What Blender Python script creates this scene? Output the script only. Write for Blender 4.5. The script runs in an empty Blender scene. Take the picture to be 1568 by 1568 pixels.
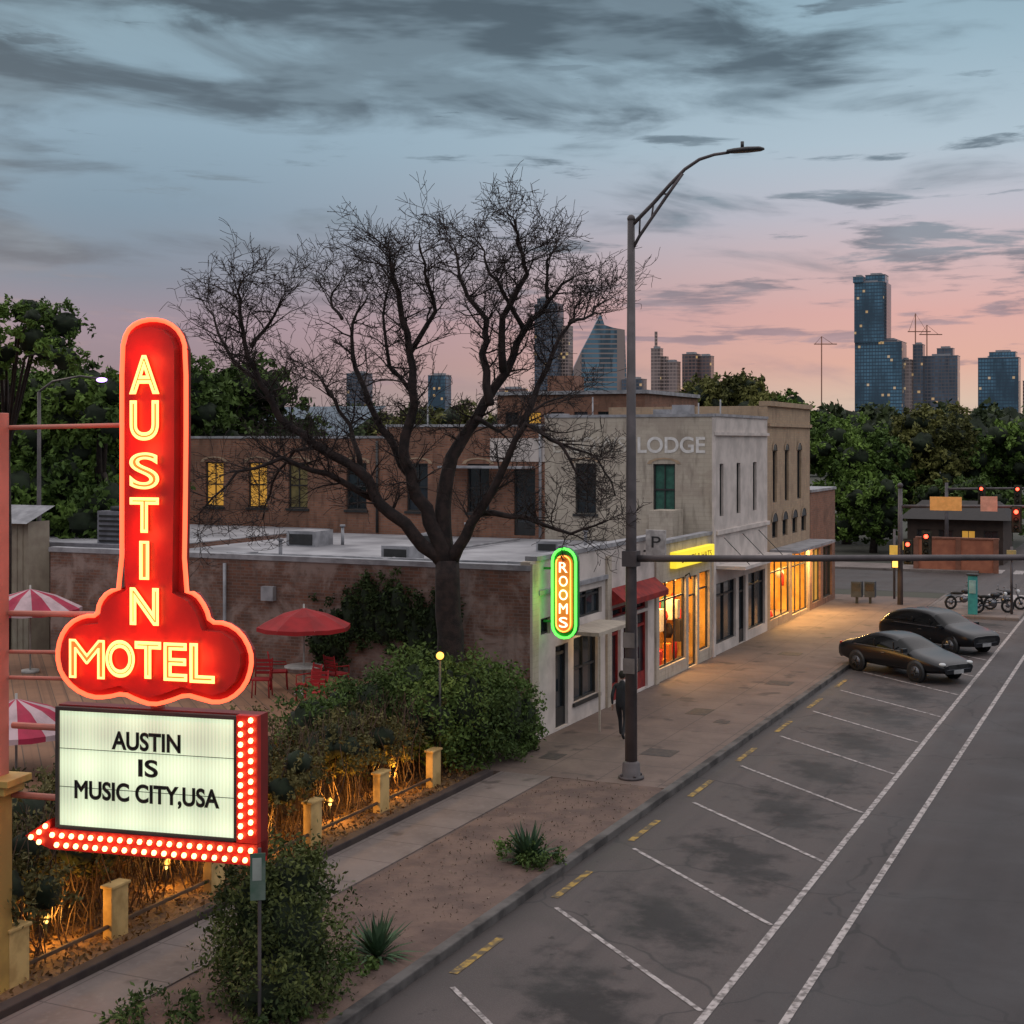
import bpy, bmesh, math, random
import numpy as np
from mathutils import Vector, Matrix
random.seed(7); rng=np.random.default_rng(11)
scn=bpy.context.scene
scn.view_settings.view_transform='Standard'; scn.view_settings.look='None'; scn.view_settings.exposure=0
C=bpy.context.collection

# ------------------------------------------------------------------ helpers
def hexl(h):
    h=h.lstrip('#'); o=[]
    for i in (0,2,4):
        v=int(h[i:i+2],16)/255; o.append(v/12.92 if v<=.04045 else ((v+.055)/1.055)**2.4)
    return (*o,1)
class NT:
    def __init__(s,tree): s.t=tree; s.n=tree.nodes; s.l=tree.links
    def new(s,typ,**k):
        n=s.n.new(typ)
        for a,b in k.items(): setattr(n,a,b)
        return n
    def put(s,sock,v):
        if isinstance(v,bpy.types.NodeSocket): s.l.new(v,sock)
        elif v is not None: sock.default_value=v
    def math(s,op,a,b=None,c=None,clamp=False):
        n=s.new('ShaderNodeMath',operation=op); n.use_clamp=clamp
        s.put(n.inputs[0],a)
        if b is not None: s.put(n.inputs[1],b)
        if c is not None: s.put(n.inputs[2],c)
        return n.outputs[0]
    def smooth(s,v,a,b,lo=0.,hi=1.):
        n=s.new('ShaderNodeMapRange',interpolation_type='SMOOTHSTEP')
        s.put(n.inputs[0],v)
        for i,x in enumerate((a,b,lo,hi)): s.put(n.inputs[i+1],x)
        return n.outputs[0]
    def mix(s,f,a,b,blend='MIX'):
        n=s.new('ShaderNodeMix',data_type='RGBA',blend_type=blend)
        s.put(n.inputs[0],f); s.put(n.inputs[6],a); s.put(n.inputs[7],b)
        return n.outputs[2]
    def noise(s,vec,scale,detail=5,rough=.55,dist=0.):
        n=s.new('ShaderNodeTexNoise'); s.put(n.inputs['Vector'],vec)
        n.inputs['Scale'].default_value=scale; n.inputs['Detail'].default_value=detail
        n.inputs['Roughness'].default_value=rough; n.inputs['Distortion'].default_value=dist
        return n.outputs['Fac']
    def ramp(s,f,stops):
        n=s.new('ShaderNodeValToRGB'); s.put(n.inputs[0],f); e=n.color_ramp.elements
        while len(e)<len(stops): e.new(.5)
        for x,(p,c) in zip(e,stops): x.position=p; x.color=c
        return n.outputs[0]
    def comb(s,x,y,z):
        n=s.new('ShaderNodeCombineXYZ')
        for i,v in enumerate((x,y,z)): s.put(n.inputs[i],v)
        return n.outputs[0]
def rgb(c): return c if isinstance(c,bpy.types.NodeSocket) else (c if len(c)==4 else (*c,1))
def base(name):
    m=bpy.data.materials.new(name); m.use_nodes=True
    nt=NT(m.node_tree); p=m.node_tree.nodes['Principled BSDF']
    tc=nt.new('ShaderNodeTexCoord'); return m,nt,p,tc.outputs['Object']
def mat(name,c1,c2=None,scale=3.,rough=.8,bump=0.,metal=0.,em=None,es=0.,spec=None,lo=.35,hi=.65,det=4):
    m,nt,p,co=base(name)
    c1=rgb(c1); c2=rgb(c2) if c2 else tuple(x*.72 for x in c1[:3])+(1,)
    n=nt.noise(co,scale,det); f=nt.smooth(n,lo,hi)
    nt.put(p.inputs['Base Color'],nt.mix(f,c2,c1))
    p.inputs['Roughness'].default_value=rough; p.inputs['Metallic'].default_value=metal
    if spec is not None: p.inputs['Specular IOR Level'].default_value=spec
    if em: p.inputs['Emission Color'].default_value=rgb(em); p.inputs['Emission Strength'].default_value=es; m.cycles.emission_sampling='NONE'
    if bump:
        b=nt.new('ShaderNodeBump'); b.inputs['Strength'].default_value=bump; b.inputs['Distance'].default_value=.03
        nt.put(b.inputs['Height'],nt.noise(co,scale*6,3)); nt.put(p.inputs['Normal'],b.outputs[0])
    return m
def emis(name,c,s,samp=True):
    m,nt,p,co=base(name)
    p.inputs['Base Color'].default_value=rgb(c); p.inputs['Emission Color'].default_value=rgb(c); p.inputs['Emission Strength'].default_value=s
    if not samp: m.cycles.emission_sampling='NONE'
    return m
def brick(name,c1,c2,mortar,stain,bw=.22,bh=.075,stain_amt=.5,ms=.012,streak=.45):
    m,nt,p,co=base(name)
    sx=nt.new('ShaderNodeSeparateXYZ'); nt.put(sx.inputs[0],co)
    hx=nt.math('ADD',sx.outputs[0],sx.outputs[1])
    v=nt.comb(hx,sx.outputs[2],0.)
    b=nt.new('ShaderNodeTexBrick'); nt.put(b.inputs['Vector'],v)
    b.inputs['Scale'].default_value=1; b.inputs['Brick Width'].default_value=bw; b.inputs['Row Height'].default_value=bh
    b.inputs['Mortar Size'].default_value=ms; b.inputs['Mortar Smooth'].default_value=.3
    b.inputs['Color1'].default_value=rgb(c1); b.inputs['Color2'].default_value=rgb(c2); b.inputs['Mortar'].default_value=rgb(mortar)
    n=nt.noise(co,.9,6,.68,.4); n2=nt.noise(nt.comb(nt.math('MULTIPLY',hx,2.5),nt.math('MULTIPLY',sx.outputs[2],.5),0.),1.6,4)
    col=nt.mix(nt.math('MULTIPLY',nt.smooth(n,.44,.62),stain_amt),b.outputs[0],rgb(stain))
    col=nt.mix(nt.math('MULTIPLY',nt.smooth(n2,.5,.72),streak),col,tuple(x*.35 for x in stain[:3])+(1,))
    nt.put(p.inputs['Base Color'],col); p.inputs['Roughness'].default_value=.9
    bm_=nt.new('ShaderNodeBump'); bm_.inputs['Strength'].default_value=.5; bm_.inputs['Distance'].default_value=.02
    nt.put(bm_.inputs['Height'],n); nt.put(p.inputs['Normal'],bm_.outputs[0])
    return m
def leafmat(name,dark,light,nscale=.6,rough=.75):
    m,nt,p,co=base(name)
    g=nt.new('ShaderNodeNewGeometry')
    r=g.outputs['Random Per Island']
    n=nt.smooth(nt.noise(co,nscale,1),.36,.64)
    f=nt.math('ADD',nt.math('MULTIPLY',n,.6),nt.math('MULTIPLY',r,.45),clamp=True)
    nt.put(p.inputs['Base Color'],nt.mix(f,rgb(dark),rgb(light))); p.inputs['Roughness'].default_value=rough
    p.inputs['Specular IOR Level'].default_value=.2
    return m
class MB:
    def __init__(s): s.v=[]; s.f=[]; s.m=[]; s.sm=[]
    def add(s,vs,fs,mi=0,smooth=False):
        o=len(s.v); s.v+= [tuple(v) for v in vs]
        for f in fs: s.f.append([i+o for i in f]); s.m.append(mi); s.sm.append(smooth)
    def quad(s,a,b,c,d,mi=0): s.add([a,b,c,d],[(0,1,2,3)],mi)
    def box(s,x0,x1,y0,y1,z0,z1,mi=0):
        s.add([(x0,y0,z0),(x1,y0,z0),(x1,y1,z0),(x0,y1,z0),(x0,y0,z1),(x1,y0,z1),(x1,y1,z1),(x0,y1,z1)],
              [(0,3,2,1),(4,5,6,7),(0,1,5,4),(1,2,6,5),(2,3,7,6),(3,0,4,7)],mi)
    def obox(s,c,size,rz=0,mi=0,M=None):
        x,y,z=[k/2 for k in size]; R=Matrix.Rotation(rz,3,'Z') if M is None else M
        vs=[Vector(c)+R@Vector((a*x,b*y,d*z)) for a,b,d in [(-1,-1,-1),(1,-1,-1),(1,1,-1),(-1,1,-1),(-1,-1,1),(1,-1,1),(1,1,1),(-1,1,1)]]
        s.add(vs,[(0,3,2,1),(4,5,6,7),(0,1,5,4),(1,2,6,5),(2,3,7,6),(3,0,4,7)],mi)
    def tube(s,pts,rad,n=8,mi=0,cap=True,closed=False):
        P=[Vector(p) for p in pts]
        if not hasattr(rad,'__len__'): rad=[rad]*len(P)
        vs=[]; prev=None; N=len(P)
        for i,p in enumerate(P):
            if closed: t=P[(i+1)%N]-P[i-1]
            else: t=(P[min(i+1,N-1)]-P[max(i-1,0)])
            if t.length<1e-9: t=Vector((0,0,1))
            t.normalize()
            if prev is None:
                a=Vector((0,0,1)) if abs(t.z)<.9 else Vector((1,0,0)); u=t.cross(a).normalized()
            else:
                u=prev-t*prev.dot(t)
                u=u.normalized() if u.length>1e-6 else t.orthogonal().normalized()
            prev=u; w=t.cross(u)
            for k in range(n):
                a=2*math.pi*k/n; vs.append(p+(u*math.cos(a)+w*math.sin(a))*rad[i])
        fs=[]
        for i in range(N if closed else N-1):
            j=(i+1)%N
            for k in range(n):
                fs.append((i*n+k,i*n+(k+1)%n,j*n+(k+1)%n,j*n+k))
        if cap and not closed: fs+= [tuple(range(n))[::-1],tuple((N-1)*n+k for k in range(n))]
        s.add(vs,fs,mi,True)
    def ball(s,c,r,mi=0,seg=10,rings=6):
        if not hasattr(r,'__len__'): r=(r,r,r)
        vs=[(c[0],c[1],c[2]+r[2])]
        for i in range(1,rings):
            a=math.pi*i/rings
            for k in range(seg):
                b=2*math.pi*k/seg; vs.append((c[0]+r[0]*math.sin(a)*math.cos(b),c[1]+r[1]*math.sin(a)*math.sin(b),c[2]+r[2]*math.cos(a)))
        vs.append((c[0],c[1],c[2]-r[2])); fs=[]
        for k in range(seg): fs.append((0,1+k,1+(k+1)%seg))
        for i in range(rings-2):
            for k in range(seg):
                a=1+i*seg; fs.append((a+k,a+seg+k,a+seg+(k+1)%seg,a+(k+1)%seg))
        L=len(vs)-1; a=1+(rings-2)*seg
        for k in range(seg): fs.append((L,a+(k+1)%seg,a+k))
        s.add(vs,fs,mi,True)
    def wall(s,o,d,Wd,z0,z1,ops,nrm,mw=0,mf=1,mg=2,rev=.16):
        us=sorted({0,Wd}|{q for p in ops for q in p[:2]}); vs=sorted({z0,z1}|{q for p in ops for q in p[2:4]})
        def P(u,z,k=0): return (o[0]+d[0]*u+nrm[0]*k,o[1]+d[1]*u+nrm[1]*k,z)
        for a,b in zip(us,us[1:]):
            for c_,e in zip(vs,vs[1:]):
                mu,mv=(a+b)/2,(c_+e)/2
                if any(p[0]<mu<p[1] and p[2]<mv<p[3] for p in ops): continue
                s.quad(P(a,c_),P(b,c_),P(b,e),P(a,e),mw)
        def bar(u0,u1,v0,v1,k0,k1,mi):
            A=[P(u0,v0,k0),P(u1,v0,k0),P(u1,v1,k0),P(u0,v1,k0),P(u0,v0,k1),P(u1,v0,k1),P(u1,v1,k1),P(u0,v1,k1)]
            s.add(A,[(0,3,2,1),(4,5,6,7),(0,1,5,4),(1,2,6,5),(2,3,7,6),(3,0,4,7)],mi)
        for p in ops:
            u0,u1,v0,v1,kind=p[:5]; g=p[5] if len(p)>5 else mg
            for q in ((P(u0,v0),P(u0,v0,-rev),P(u0,v1,-rev),P(u0,v1)),(P(u1,v0),P(u1,v0,-rev),P(u1,v1,-rev),P(u1,v1)),
                      (P(u0,v1),P(u1,v1),P(u1,v1,-rev),P(u0,v1,-rev)),(P(u0,v0),P(u1,v0),P(u1,v0,-rev),P(u0,v0,-rev))): s.quad(*q,mw)
            t=.055; k0,k1=-rev+.005,-rev+.07
            if kind!='open': s.quad(P(u0,v0,-rev),P(u1,v0,-rev),P(u1,v1,-rev),P(u0,v1,-rev),g)
            bar(u0,u0+t,v0,v1,k0,k1,mf); bar(u1-t,u1,v0,v1,k0,k1,mf)
            bar(u0+t,u1-t,v0,v0+t,k0,k1,mf); bar(u0+t,u1-t,v1-t,v1,k0,k1,mf)
            if kind=='win':
                m=(v0+v1)/2; bar(u0+t,u1-t,m-.03,m+.03,k0,k1-.01,mf); c_=(u0+u1)/2; bar(c_-.018,c_+.018,v0+t,m-.03,k0,k1-.015,mf); bar(c_-.018,c_+.018,m+.03,v1-t,k0,k1-.015,mf)
                bar(u0-.08,u1+.08,v0-.1,v0-.004,.003,.07,mf)
            if kind in('shop','open'):
                nn=max(1,int(round((u1-u0)/1.1)))
                for i in range(1,nn):
                    c_=u0+(u1-u0)*i/nn; bar(c_-.03,c_+.03,v0+t,v1-t,k0,k1-.01,mf)
                vv=v0+(v1-v0)*.78; 
                for i in range(nn):
                    a=u0+(u1-u0)*i/nn+.05; b=u0+(u1-u0)*(i+1)/nn-.05; bar(a,b,vv-.03,vv+.03,k0,k1-.015,mf)
            if kind=='door':
                c_=(u0+u1)/2
                bar(u0+t,u1-t,v0+t,v0+.5,k0,k1-.01,mf); bar(u0+t,u1-t,v0+1.95,v0+2.03,k0,k1-.01,mf) if v1-v0>2.2 else None
                bar(u1-.2,u1-.16,v0+.9,v0+1.25,k1,k1+.05,mf)
    def obj(s,name,mats,parent=None,bevel=0.):
        me=bpy.data.meshes.new(name); me.from_pydata(s.v,[],s.f)
        for m in mats: me.materials.append(m)
        me.polygons.foreach_set('material_index',s.m); me.polygons.foreach_set('use_smooth',s.sm); me.update()
        o=bpy.data.objects.new(name,me); C.objects.link(o)
        if parent: par(o,parent)
        if bevel:
            b=o.modifiers.new('b','BEVEL'); b.width=bevel; b.segments=2; b.limit_method='ANGLE'
        return o
def par(o,p):
    o.parent=p; o.matrix_parent_inverse=Matrix.Translation(-Vector(p.location))
def empty(name,loc):
    e=bpy.data.objects.new(name,None); e.location=loc; e.empty_display_size=.3; C.objects.link(e); return e
def npmesh(name,V,F,mats,mi=None,parent=None):
    me=bpy.data.meshes.new(name); n=len(V); k=F.shape[1]
    me.vertices.add(n); me.vertices.foreach_set('co',V.astype(np.float32).ravel())
    me.loops.add(F.size); me.loops.foreach_set('vertex_index',F.astype(np.int32).ravel())
    me.polygons.add(len(F)); me.polygons.foreach_set('loop_start',np.arange(0,F.size,k,dtype=np.int32))
    me.polygons.foreach_set('loop_total',np.full(len(F),k,dtype=np.int32))
    for m in mats: me.materials.append(m)
    if mi is not None: me.polygons.foreach_set('material_index',mi.astype(np.int32))
    me.update(calc_edges=True); o=bpy.data.objects.new(name,me); C.objects.link(o)
    if parent: par(o,parent)
    return o
def leafquads(c,size):
    n=len(c); a=rng.normal(size=(n,3)); a/=np.linalg.norm(a,axis=1)[:,None]
    b=rng.normal(size=(n,3)); b-=a*(a*b).sum(1)[:,None]; b/=np.linalg.norm(b,axis=1)[:,None]
    s=size*(.6+.8*rng.random(n))[:,None]; 
    V=np.stack([c-a*s,c+b*s*.45,c+a*s,c-b*s*.45],1).reshape(-1,3)
    return V,np.arange(4*n).reshape(-1,4)
def foliage(name,blobs,dens,size,m,mcore=None,parent=None,core=.60,clump=6):
    cs=[]; VS=[];FS=[];MI=[]; off=0
    for (c,r) in blobs:
        c=np.array(c,float); r=np.array(r,float)
        n=int(dens*(r[0]*r[1]+r[0]*r[2]+r[1]*r[2])*4.2)
        k=max(6,n//clump//4)
        d=rng.normal(size=(k,3)); d/=np.linalg.norm(d,axis=1)[:,None]
        rad=(.60+.52*rng.random(k)**.7)[:,None]
        cc=c+d*rad*r
        p=cc[rng.integers(0,k,n)]+rng.normal(size=(n,3))*np.minimum(r.mean()*.11,size*3.2)
        cs.append(p)
    P=np.concatenate(cs); P=P[P[:,2]>.05]
    V,F=leafquads(P,size); VS.append(V);FS.append(F);MI.append(np.zeros(len(F)));off=len(V)
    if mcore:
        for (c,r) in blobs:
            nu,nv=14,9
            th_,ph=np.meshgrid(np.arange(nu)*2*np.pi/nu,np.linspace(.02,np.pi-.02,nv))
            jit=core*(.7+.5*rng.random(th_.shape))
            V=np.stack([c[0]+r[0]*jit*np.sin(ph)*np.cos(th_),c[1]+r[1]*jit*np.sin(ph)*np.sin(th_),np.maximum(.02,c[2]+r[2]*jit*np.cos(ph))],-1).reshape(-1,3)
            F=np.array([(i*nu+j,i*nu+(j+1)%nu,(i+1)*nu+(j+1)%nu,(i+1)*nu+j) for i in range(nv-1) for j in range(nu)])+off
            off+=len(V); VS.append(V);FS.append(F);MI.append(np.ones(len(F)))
    return npmesh(name,np.concatenate(VS),np.concatenate(FS),[m]+([mcore] if mcore else []),np.concatenate(MI),parent)
def light(name,typ,loc,energy,col,size=.1,parent=None,rot=None,**k):
    l=bpy.data.lights.new(name,typ); l.energy=energy; l.color=col
    if typ=='POINT': l.shadow_soft_size=size
    if typ=='AREA': l.size=size
    for a,b in k.items(): setattr(l,a,b)
    o=bpy.data.objects.new(name,l); o.location=loc
    if rot: o.rotation_euler=rot
    C.objects.link(o)
    if parent: par(o,parent)
    return o
def text(name,body,parent,O,R,x0,x1,z0,z1,m,off=0.,outline=0.,extr=.004,bold=0.):
    """fit text to x0..x1 along horizontal direction R (angle), heights z0..z1, off = distance proud of the plane"""
    cu=bpy.data.curves.new(name,'FONT'); cu.body=body; cu.size=1; cu.align_x='LEFT'
    if bold: cu.offset=bold
    o=bpy.data.objects.new(name,cu); C.objects.link(o); bpy.context.view_layer.update()
    bb=[Vector(b) for b in o.bound_box]; mx=min(b.x for b in bb); Mx=max(b.x for b in bb); my=min(b.y for b in bb); My=max(b.y for b in bb)
    sx=(x1-x0)/(Mx-mx); sy=(z1-z0)/(My-my)
    if outline: cu.fill_mode='NONE'; cu.bevel_depth=outline/((sx+sy)/2); cu.bevel_resolution=1
    else: cu.extrude=extr
    cu.materials.append(m)
    d=Vector((math.cos(R),math.sin(R),0)); nrm=Vector((math.sin(R),-math.cos(R),0))
    loc=Vector(O)+d*(x0-mx*sx)+nrm*off
    loc.z=z0-my*sy
    o.location=loc; o.rotation_euler=(math.pi/2,0,R); o.scale=(sx,sy,(sx+sy)/2)
    if parent: par(o,parent)
    return o

# ------------------------------------------------------------------ camera
cam=bpy.data.cameras.new('camera'); co=bpy.data.objects.new('camera',cam); C.objects.link(co); scn.camera=co
co.location=(0,0,8); co.rotation_euler=(math.radians(90),0,math.atan(1001/2200))
cam.lens=36*2200/1568; cam.sensor_width=36; cam.shift_y=-109/1568; cam.clip_end=12000; cam.clip_start=.2

# ------------------------------------------------------------------ world
w=bpy.data.worlds.new('World'); scn.world=w; w.use_nodes=True; nt=NT(w.node_tree); bg=w.node_tree.nodes['Background']
tc=nt.new('ShaderNodeTexCoord'); sp=nt.new('ShaderNodeSeparateXYZ'); nt.put(sp.inputs[0],tc.outputs['Generated'])
X_,Y_,Z_=sp.outputs
el=nt.math('MULTIPLY',nt.math('ARCSINE',Z_),57.2958); az=nt.math('MULTIPLY',nt.math('ARCTAN2',X_,Y_),57.2958)   # az 0 = street direction
t=nt.smooth(nt.math('ABSOLUTE',nt.math('SUBTRACT',az,2.)),44,8)
e30=nt.math('DIVIDE',el,30.,clamp=True)
ZEN=(1.18,1.12,1.14,1)  # unseen sky above the view, brightened to lift the ambient light
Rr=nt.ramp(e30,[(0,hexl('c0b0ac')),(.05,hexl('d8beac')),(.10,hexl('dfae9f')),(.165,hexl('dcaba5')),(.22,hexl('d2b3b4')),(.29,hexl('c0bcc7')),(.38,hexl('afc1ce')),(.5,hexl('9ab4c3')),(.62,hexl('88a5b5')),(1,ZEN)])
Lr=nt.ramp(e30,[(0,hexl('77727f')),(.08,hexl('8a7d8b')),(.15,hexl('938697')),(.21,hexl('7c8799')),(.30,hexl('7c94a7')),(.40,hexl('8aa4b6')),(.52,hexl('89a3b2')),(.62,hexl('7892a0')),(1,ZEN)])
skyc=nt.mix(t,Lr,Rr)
v1=nt.comb(nt.math('MULTIPLY',az,.05),nt.math('MULTIPLY',nt.math('ADD',el,nt.math('MULTIPLY',az,.05)),.22),0.)
n1=nt.noise(v1,1.9,7,.55,.45)
v2=nt.comb(nt.math('MULTIPLY',az,.10),nt.math('MULTIPLY',el,.75),3.3)
n2=nt.noise(v2,1.5,6,.6,.2)
n3=nt.noise(nt.comb(nt.math('MULTIPLY',az,.07),nt.math('MULTIPLY',el,.36),7.),2.2,4,.55)
deck=nt.math('MULTIPLY',nt.smooth(el,10.6,13.6),nt.smooth(az,-6,-18))
lowdeck=nt.math('MULTIPLY',nt.smooth(az,-22,-36),nt.math('MULTIPLY',nt.smooth(el,5.5,7.0),nt.smooth(el,11,8.5)))
b1=nt.math('ADD',nt.math('MULTIPLY',deck,.20),nt.math('MULTIPLY',lowdeck,.10))
d1=nt.smooth(nt.math('ADD',n1,b1),.53,.74)
rb=nt.math('MULTIPLY',nt.smooth(az,-17,-10),nt.math('MULTIPLY',nt.smooth(el,5.6,7.2),nt.smooth(el,9.2,8.0)))
rb2=nt.math('MULTIPLY',nt.smooth(el,3.0,4.4),nt.smooth(el,7.,6.))
d2=nt.smooth(nt.math('ADD',n2,nt.math('ADD',nt.math('MULTIPLY',rb,.14),nt.math('MULTIPLY',rb2,.06))),.575,.68)
lowfade=nt.smooth(el,1.0,3.0)
cc=nt.ramp(e30,[(0,hexl('857786')),(.15,hexl('8d7d8a')),(.23,hexl('69717f')),(.36,hexl('576775')),(.5,hexl('4b5a66')),(.62,hexl('45525d')),(1,(.6,.6,.65,1))])
cl=nt.ramp(e30,[(0,hexl('9a8590')),(.15,hexl('aa939c')),(.23,hexl('7f8996')),(.36,hexl('758997')),(.5,hexl('6f828f')),(.62,hexl('687986')),(1,(.75,.75,.8,1))])
cc=nt.mix(nt.smooth(n3,.4,.6),cc,cl)
upfade=nt.smooth(el,17,30,1.,.3)
dd=nt.math('MULTIPLY',nt.math('MAXIMUM',nt.math('MULTIPLY',d1,.92),nt.math('MULTIPLY',d2,.8)),nt.math('MULTIPLY',lowfade,upfade))
skyc=nt.mix(dd,skyc,cc)
ns=nt.new('ShaderNodeTexSky'); ns.sky_type='NISHITA'; ns.sun_disc=False; ns.sun_elevation=math.radians(3); ns.sun_rotation=math.radians(-60)
add=nt.mix(.006,skyc,ns.outputs[0],'ADD')
gr=nt.mix(nt.smooth(el,-1,0),(.05,.045,.045,1),add)
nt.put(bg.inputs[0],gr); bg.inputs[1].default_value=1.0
light('sun','SUN',(-60,30,40),.40,(1,.8,.65),angle=math.radians(20)).rotation_euler=Vector((60,-25,-22)).to_track_quat('-Z','Y').to_euler()

# ------------------------------------------------------------------ ground, road, pavement
gm=mat('terrain_mat',(.06,.06,.045),(.035,.04,.03),.05,.95)
g=MB(); g.quad((-5000,-1500,0),(5000,-1500,0),(5000,7000,0),(-5000,7000,0)); g.obj('ground',[gm])
def asphalt():
    m,nt,p,co=base('asphalt'); s=nt.new('ShaderNodeSeparateXYZ'); nt.put(s.inputs[0],co); x,y,z=s.outputs
    a=nt.noise(co,.35,5,.6,.3); b=nt.noise(co,45,3,.7)
    strk=nt.noise(nt.comb(nt.math('MULTIPLY',x,1.5),nt.math('MULTIPLY',y,.06),0.),1.2,4)
    col=nt.mix(nt.smooth(a,.35,.68),(.052,.041,.040,1),(.088,.071,.068,1))
    col=nt.mix(nt.math('MULTIPLY',nt.smooth(strk,.42,.68),.55),col,(.034,.029,.030,1))
    col=nt.mix(nt.math('MULTIPLY',nt.smooth(b,.4,.8),.5),col,(.13,.115,.11,1))
    q=nt.math('DIVIDE',nt.math('ADD',nt.math('SUBTRACT',y,22.7),nt.math('MULTIPLY',nt.math('ADD',x,9.5),.917)),3.93)
    fr=nt.math('SUBTRACT',nt.math('FRACT',q),.5)
    dx=nt.math('MULTIPLY',nt.math('ADD',x,7.5),.55)
    dn=nt.math('ADD',nt.math('SQRT',nt.math('ADD',nt.math('POWER',nt.math('MULTIPLY',fr,2.3),2.),nt.math('POWER',dx,2.))),nt.math('MULTIPLY',nt.math('SUBTRACT',nt.noise(co,1.6,5,.65),.5),2.4))
    st=nt.math('MULTIPLY',nt.smooth(dn,.95,.15),nt.math('MULTIPLY',nt.smooth(x,-5.7,-6.2),nt.math('LESS_THAN',y,66.)))
    col=nt.mix(nt.math('MULTIPLY',st,.9),col,(.008,.007,.008,1))
    sp_=nt.math('MULTIPLY',nt.smooth(nt.noise(co,2.6,3,.5),.66,.72),.75); col=nt.mix(sp_,col,(.018,.015,.015,1))
    lane=nt.smooth(x,-5.9,-5.3); col=nt.mix(nt.math('MULTIPLY',lane,.5),col,(.028,.026,.029,1)); col=nt.mix(nt.math('MULTIPLY',nt.smooth(x,-4.7,-3.2),.45),col,(.014,.014,.017,1))
    gut=nt.smooth(x,-9.4,-10.0); col=nt.mix(nt.math('MULTIPLY',gut,.5),col,(.03,.025,.023,1))
    vo=nt.new('ShaderNodeTexVoronoi'); vo.feature='DISTANCE_TO_EDGE'; vo.inputs['Scale'].default_value=.22
    wv=nt.new('ShaderNodeVectorMath'); wv.operation='ADD'; nt.put(wv.inputs[0],co)
    nn=nt.new('ShaderNodeTexNoise'); nn.inputs['Scale'].default_value=.9; nt.put(nn.inputs['Vector'],co); nt.put(wv.inputs[1],nn.outputs['Color'])
    nt.put(vo.inputs['Vector'],wv.outputs[0])
    col=nt.mix(nt.math('MULTIPLY',nt.smooth(vo.outputs['Distance'],.010,.003),.6),col,(.018,.017,.018,1))
    nt.put(p.inputs['Base Color'],col); nt.put(p.inputs['Roughness'],nt.smooth(a,.3,.7,.62,.85))
    bb=nt.new('ShaderNodeBump'); bb.inputs['Strength'].default_value=.35; bb.inputs['Distance'].default_value=.01; nt.put(bb.inputs['Height'],b); nt.put(p.inputs['Normal'],bb.outputs[0])
    return m
asp=asphalt()
r=MB(); r.quad((-10.12,-40,.004),(12,-40,.004),(12,900,.004),(-10.12,900,.004)); r.quad((-200,78,.008),(-10.12,78,.008),(-10.12,90,.008),(-200,90,.008)); r.quad((12,78,.008),(200,78,.008),(200,90,.008),(12,90,.008))
r.obj('road',[asp])
wp=mat('road_paint_white',(.42,.38,.37),(.13,.115,.11),7,.75,lo=.35,hi=.60,det=6)
ypf=mat('road_paint_yellow',(.36,.23,.05),(.10,.075,.045),5,.8,lo=.42,hi=.62,det=6)
mk=MB(); zz=.012
for x in(-5.83,-4.77): mk.quad((x-.06,-20,zz),(x+.06,-20,zz),(x+.06,77,zz),(x-.06,77,zz))
k=-3
while 22.7+3.93*k<66:
    y0=22.7+3.93*k; d=Vector((3.62,-3.32,0)).normalized(); nn=Vector((-d.y,d.x,0))*.042
    a=Vector((-9.5,y0,zz)); b=a+d*4.85
    mk.quad(a-nn,b-nn,b+nn,a+nn); k+=1
mk.quad((-5.6,75,zz),(7,75,zz),(7,75.5,zz),(-5.6,75.5,zz))
for i in range(9): mk.quad((-9.6+i*1.2,90.8,zz),(-9.0+i*1.2,90.8,zz),(-9.0+i*1.2,93.4,zz),(-9.6+i*1.2,93.4,zz))
for i in range(7): mk.quad((-9.6+i*1.2,76.2,zz),(-9.0+i*1.2,76.2,zz),(-9.0+i*1.2,78.6,zz),(-9.6+i*1.2,78.6,zz))
for i in range(12):
    y=20.1+3.93*i
    if y<66: mk.quad((-9.80,y-.85,zz),(-9.66,y-.85,zz),(-9.66,y+.85,zz),(-9.80,y+.85,zz),1)
mk.obj('road_markings',[wp,ypf])
def conc(name,c1,c2,c3,joint=1.5):
    m,nt,p,co=base(name); s=nt.new('ShaderNodeSeparateXYZ'); nt.put(s.inputs[0],co)
    a=nt.noise(co,.6,6,.6,.3); b=nt.noise(co,9,4,.6)
    col=nt.mix(nt.smooth(a,.35,.65),rgb(c1),rgb(c2)); col=nt.mix(nt.math('MULTIPLY',nt.smooth(b,.5,.75),.4),col,rgb(c3))
    j=nt.math('ABSOLUTE',nt.math('SUBTRACT',nt.math('FRACT',nt.math('DIVIDE',s.outputs[1],joint)),.5))
    j2=nt.math('ABSOLUTE',nt.math('SUBTRACT',nt.math('FRACT',nt.math('DIVIDE',s.outputs[0],joint)),.5))
    jj=nt.math('MAXIMUM',nt.math('GREATER_THAN',j,.488),nt.math('GREATER_THAN',j2,.49))
    col=nt.mix(nt.math('MULTIPLY',jj,.6),col,(.05,.04,.04,1))
    st=nt.smooth(nt.noise(co,1.1,3,.5),.60,.70); col=nt.mix(nt.math('MULTIPLY',st,.65),col,(.04,.03,.027,1))
    nt.put(p.inputs['Base Color'],col); p.inputs['Roughness'].default_value=.85; return m
pav=conc('pavement_concrete',(.165,.118,.098),(.115,.082,.070),(.20,.15,.13))
walk=conc('walkway_concrete',(.19,.155,.14),(.13,.105,.095),(.23,.20,.18),1.3)
curbm=mat('kerb_concrete',(.11,.10,.095),(.035,.031,.030),1.5,.85,bump=.2)
dirt=mat('planting_dirt',(.150,.098,.077),(.095,.062,.052),1.3,.95,bump=.5,det=7)
sw=MB()
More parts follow.
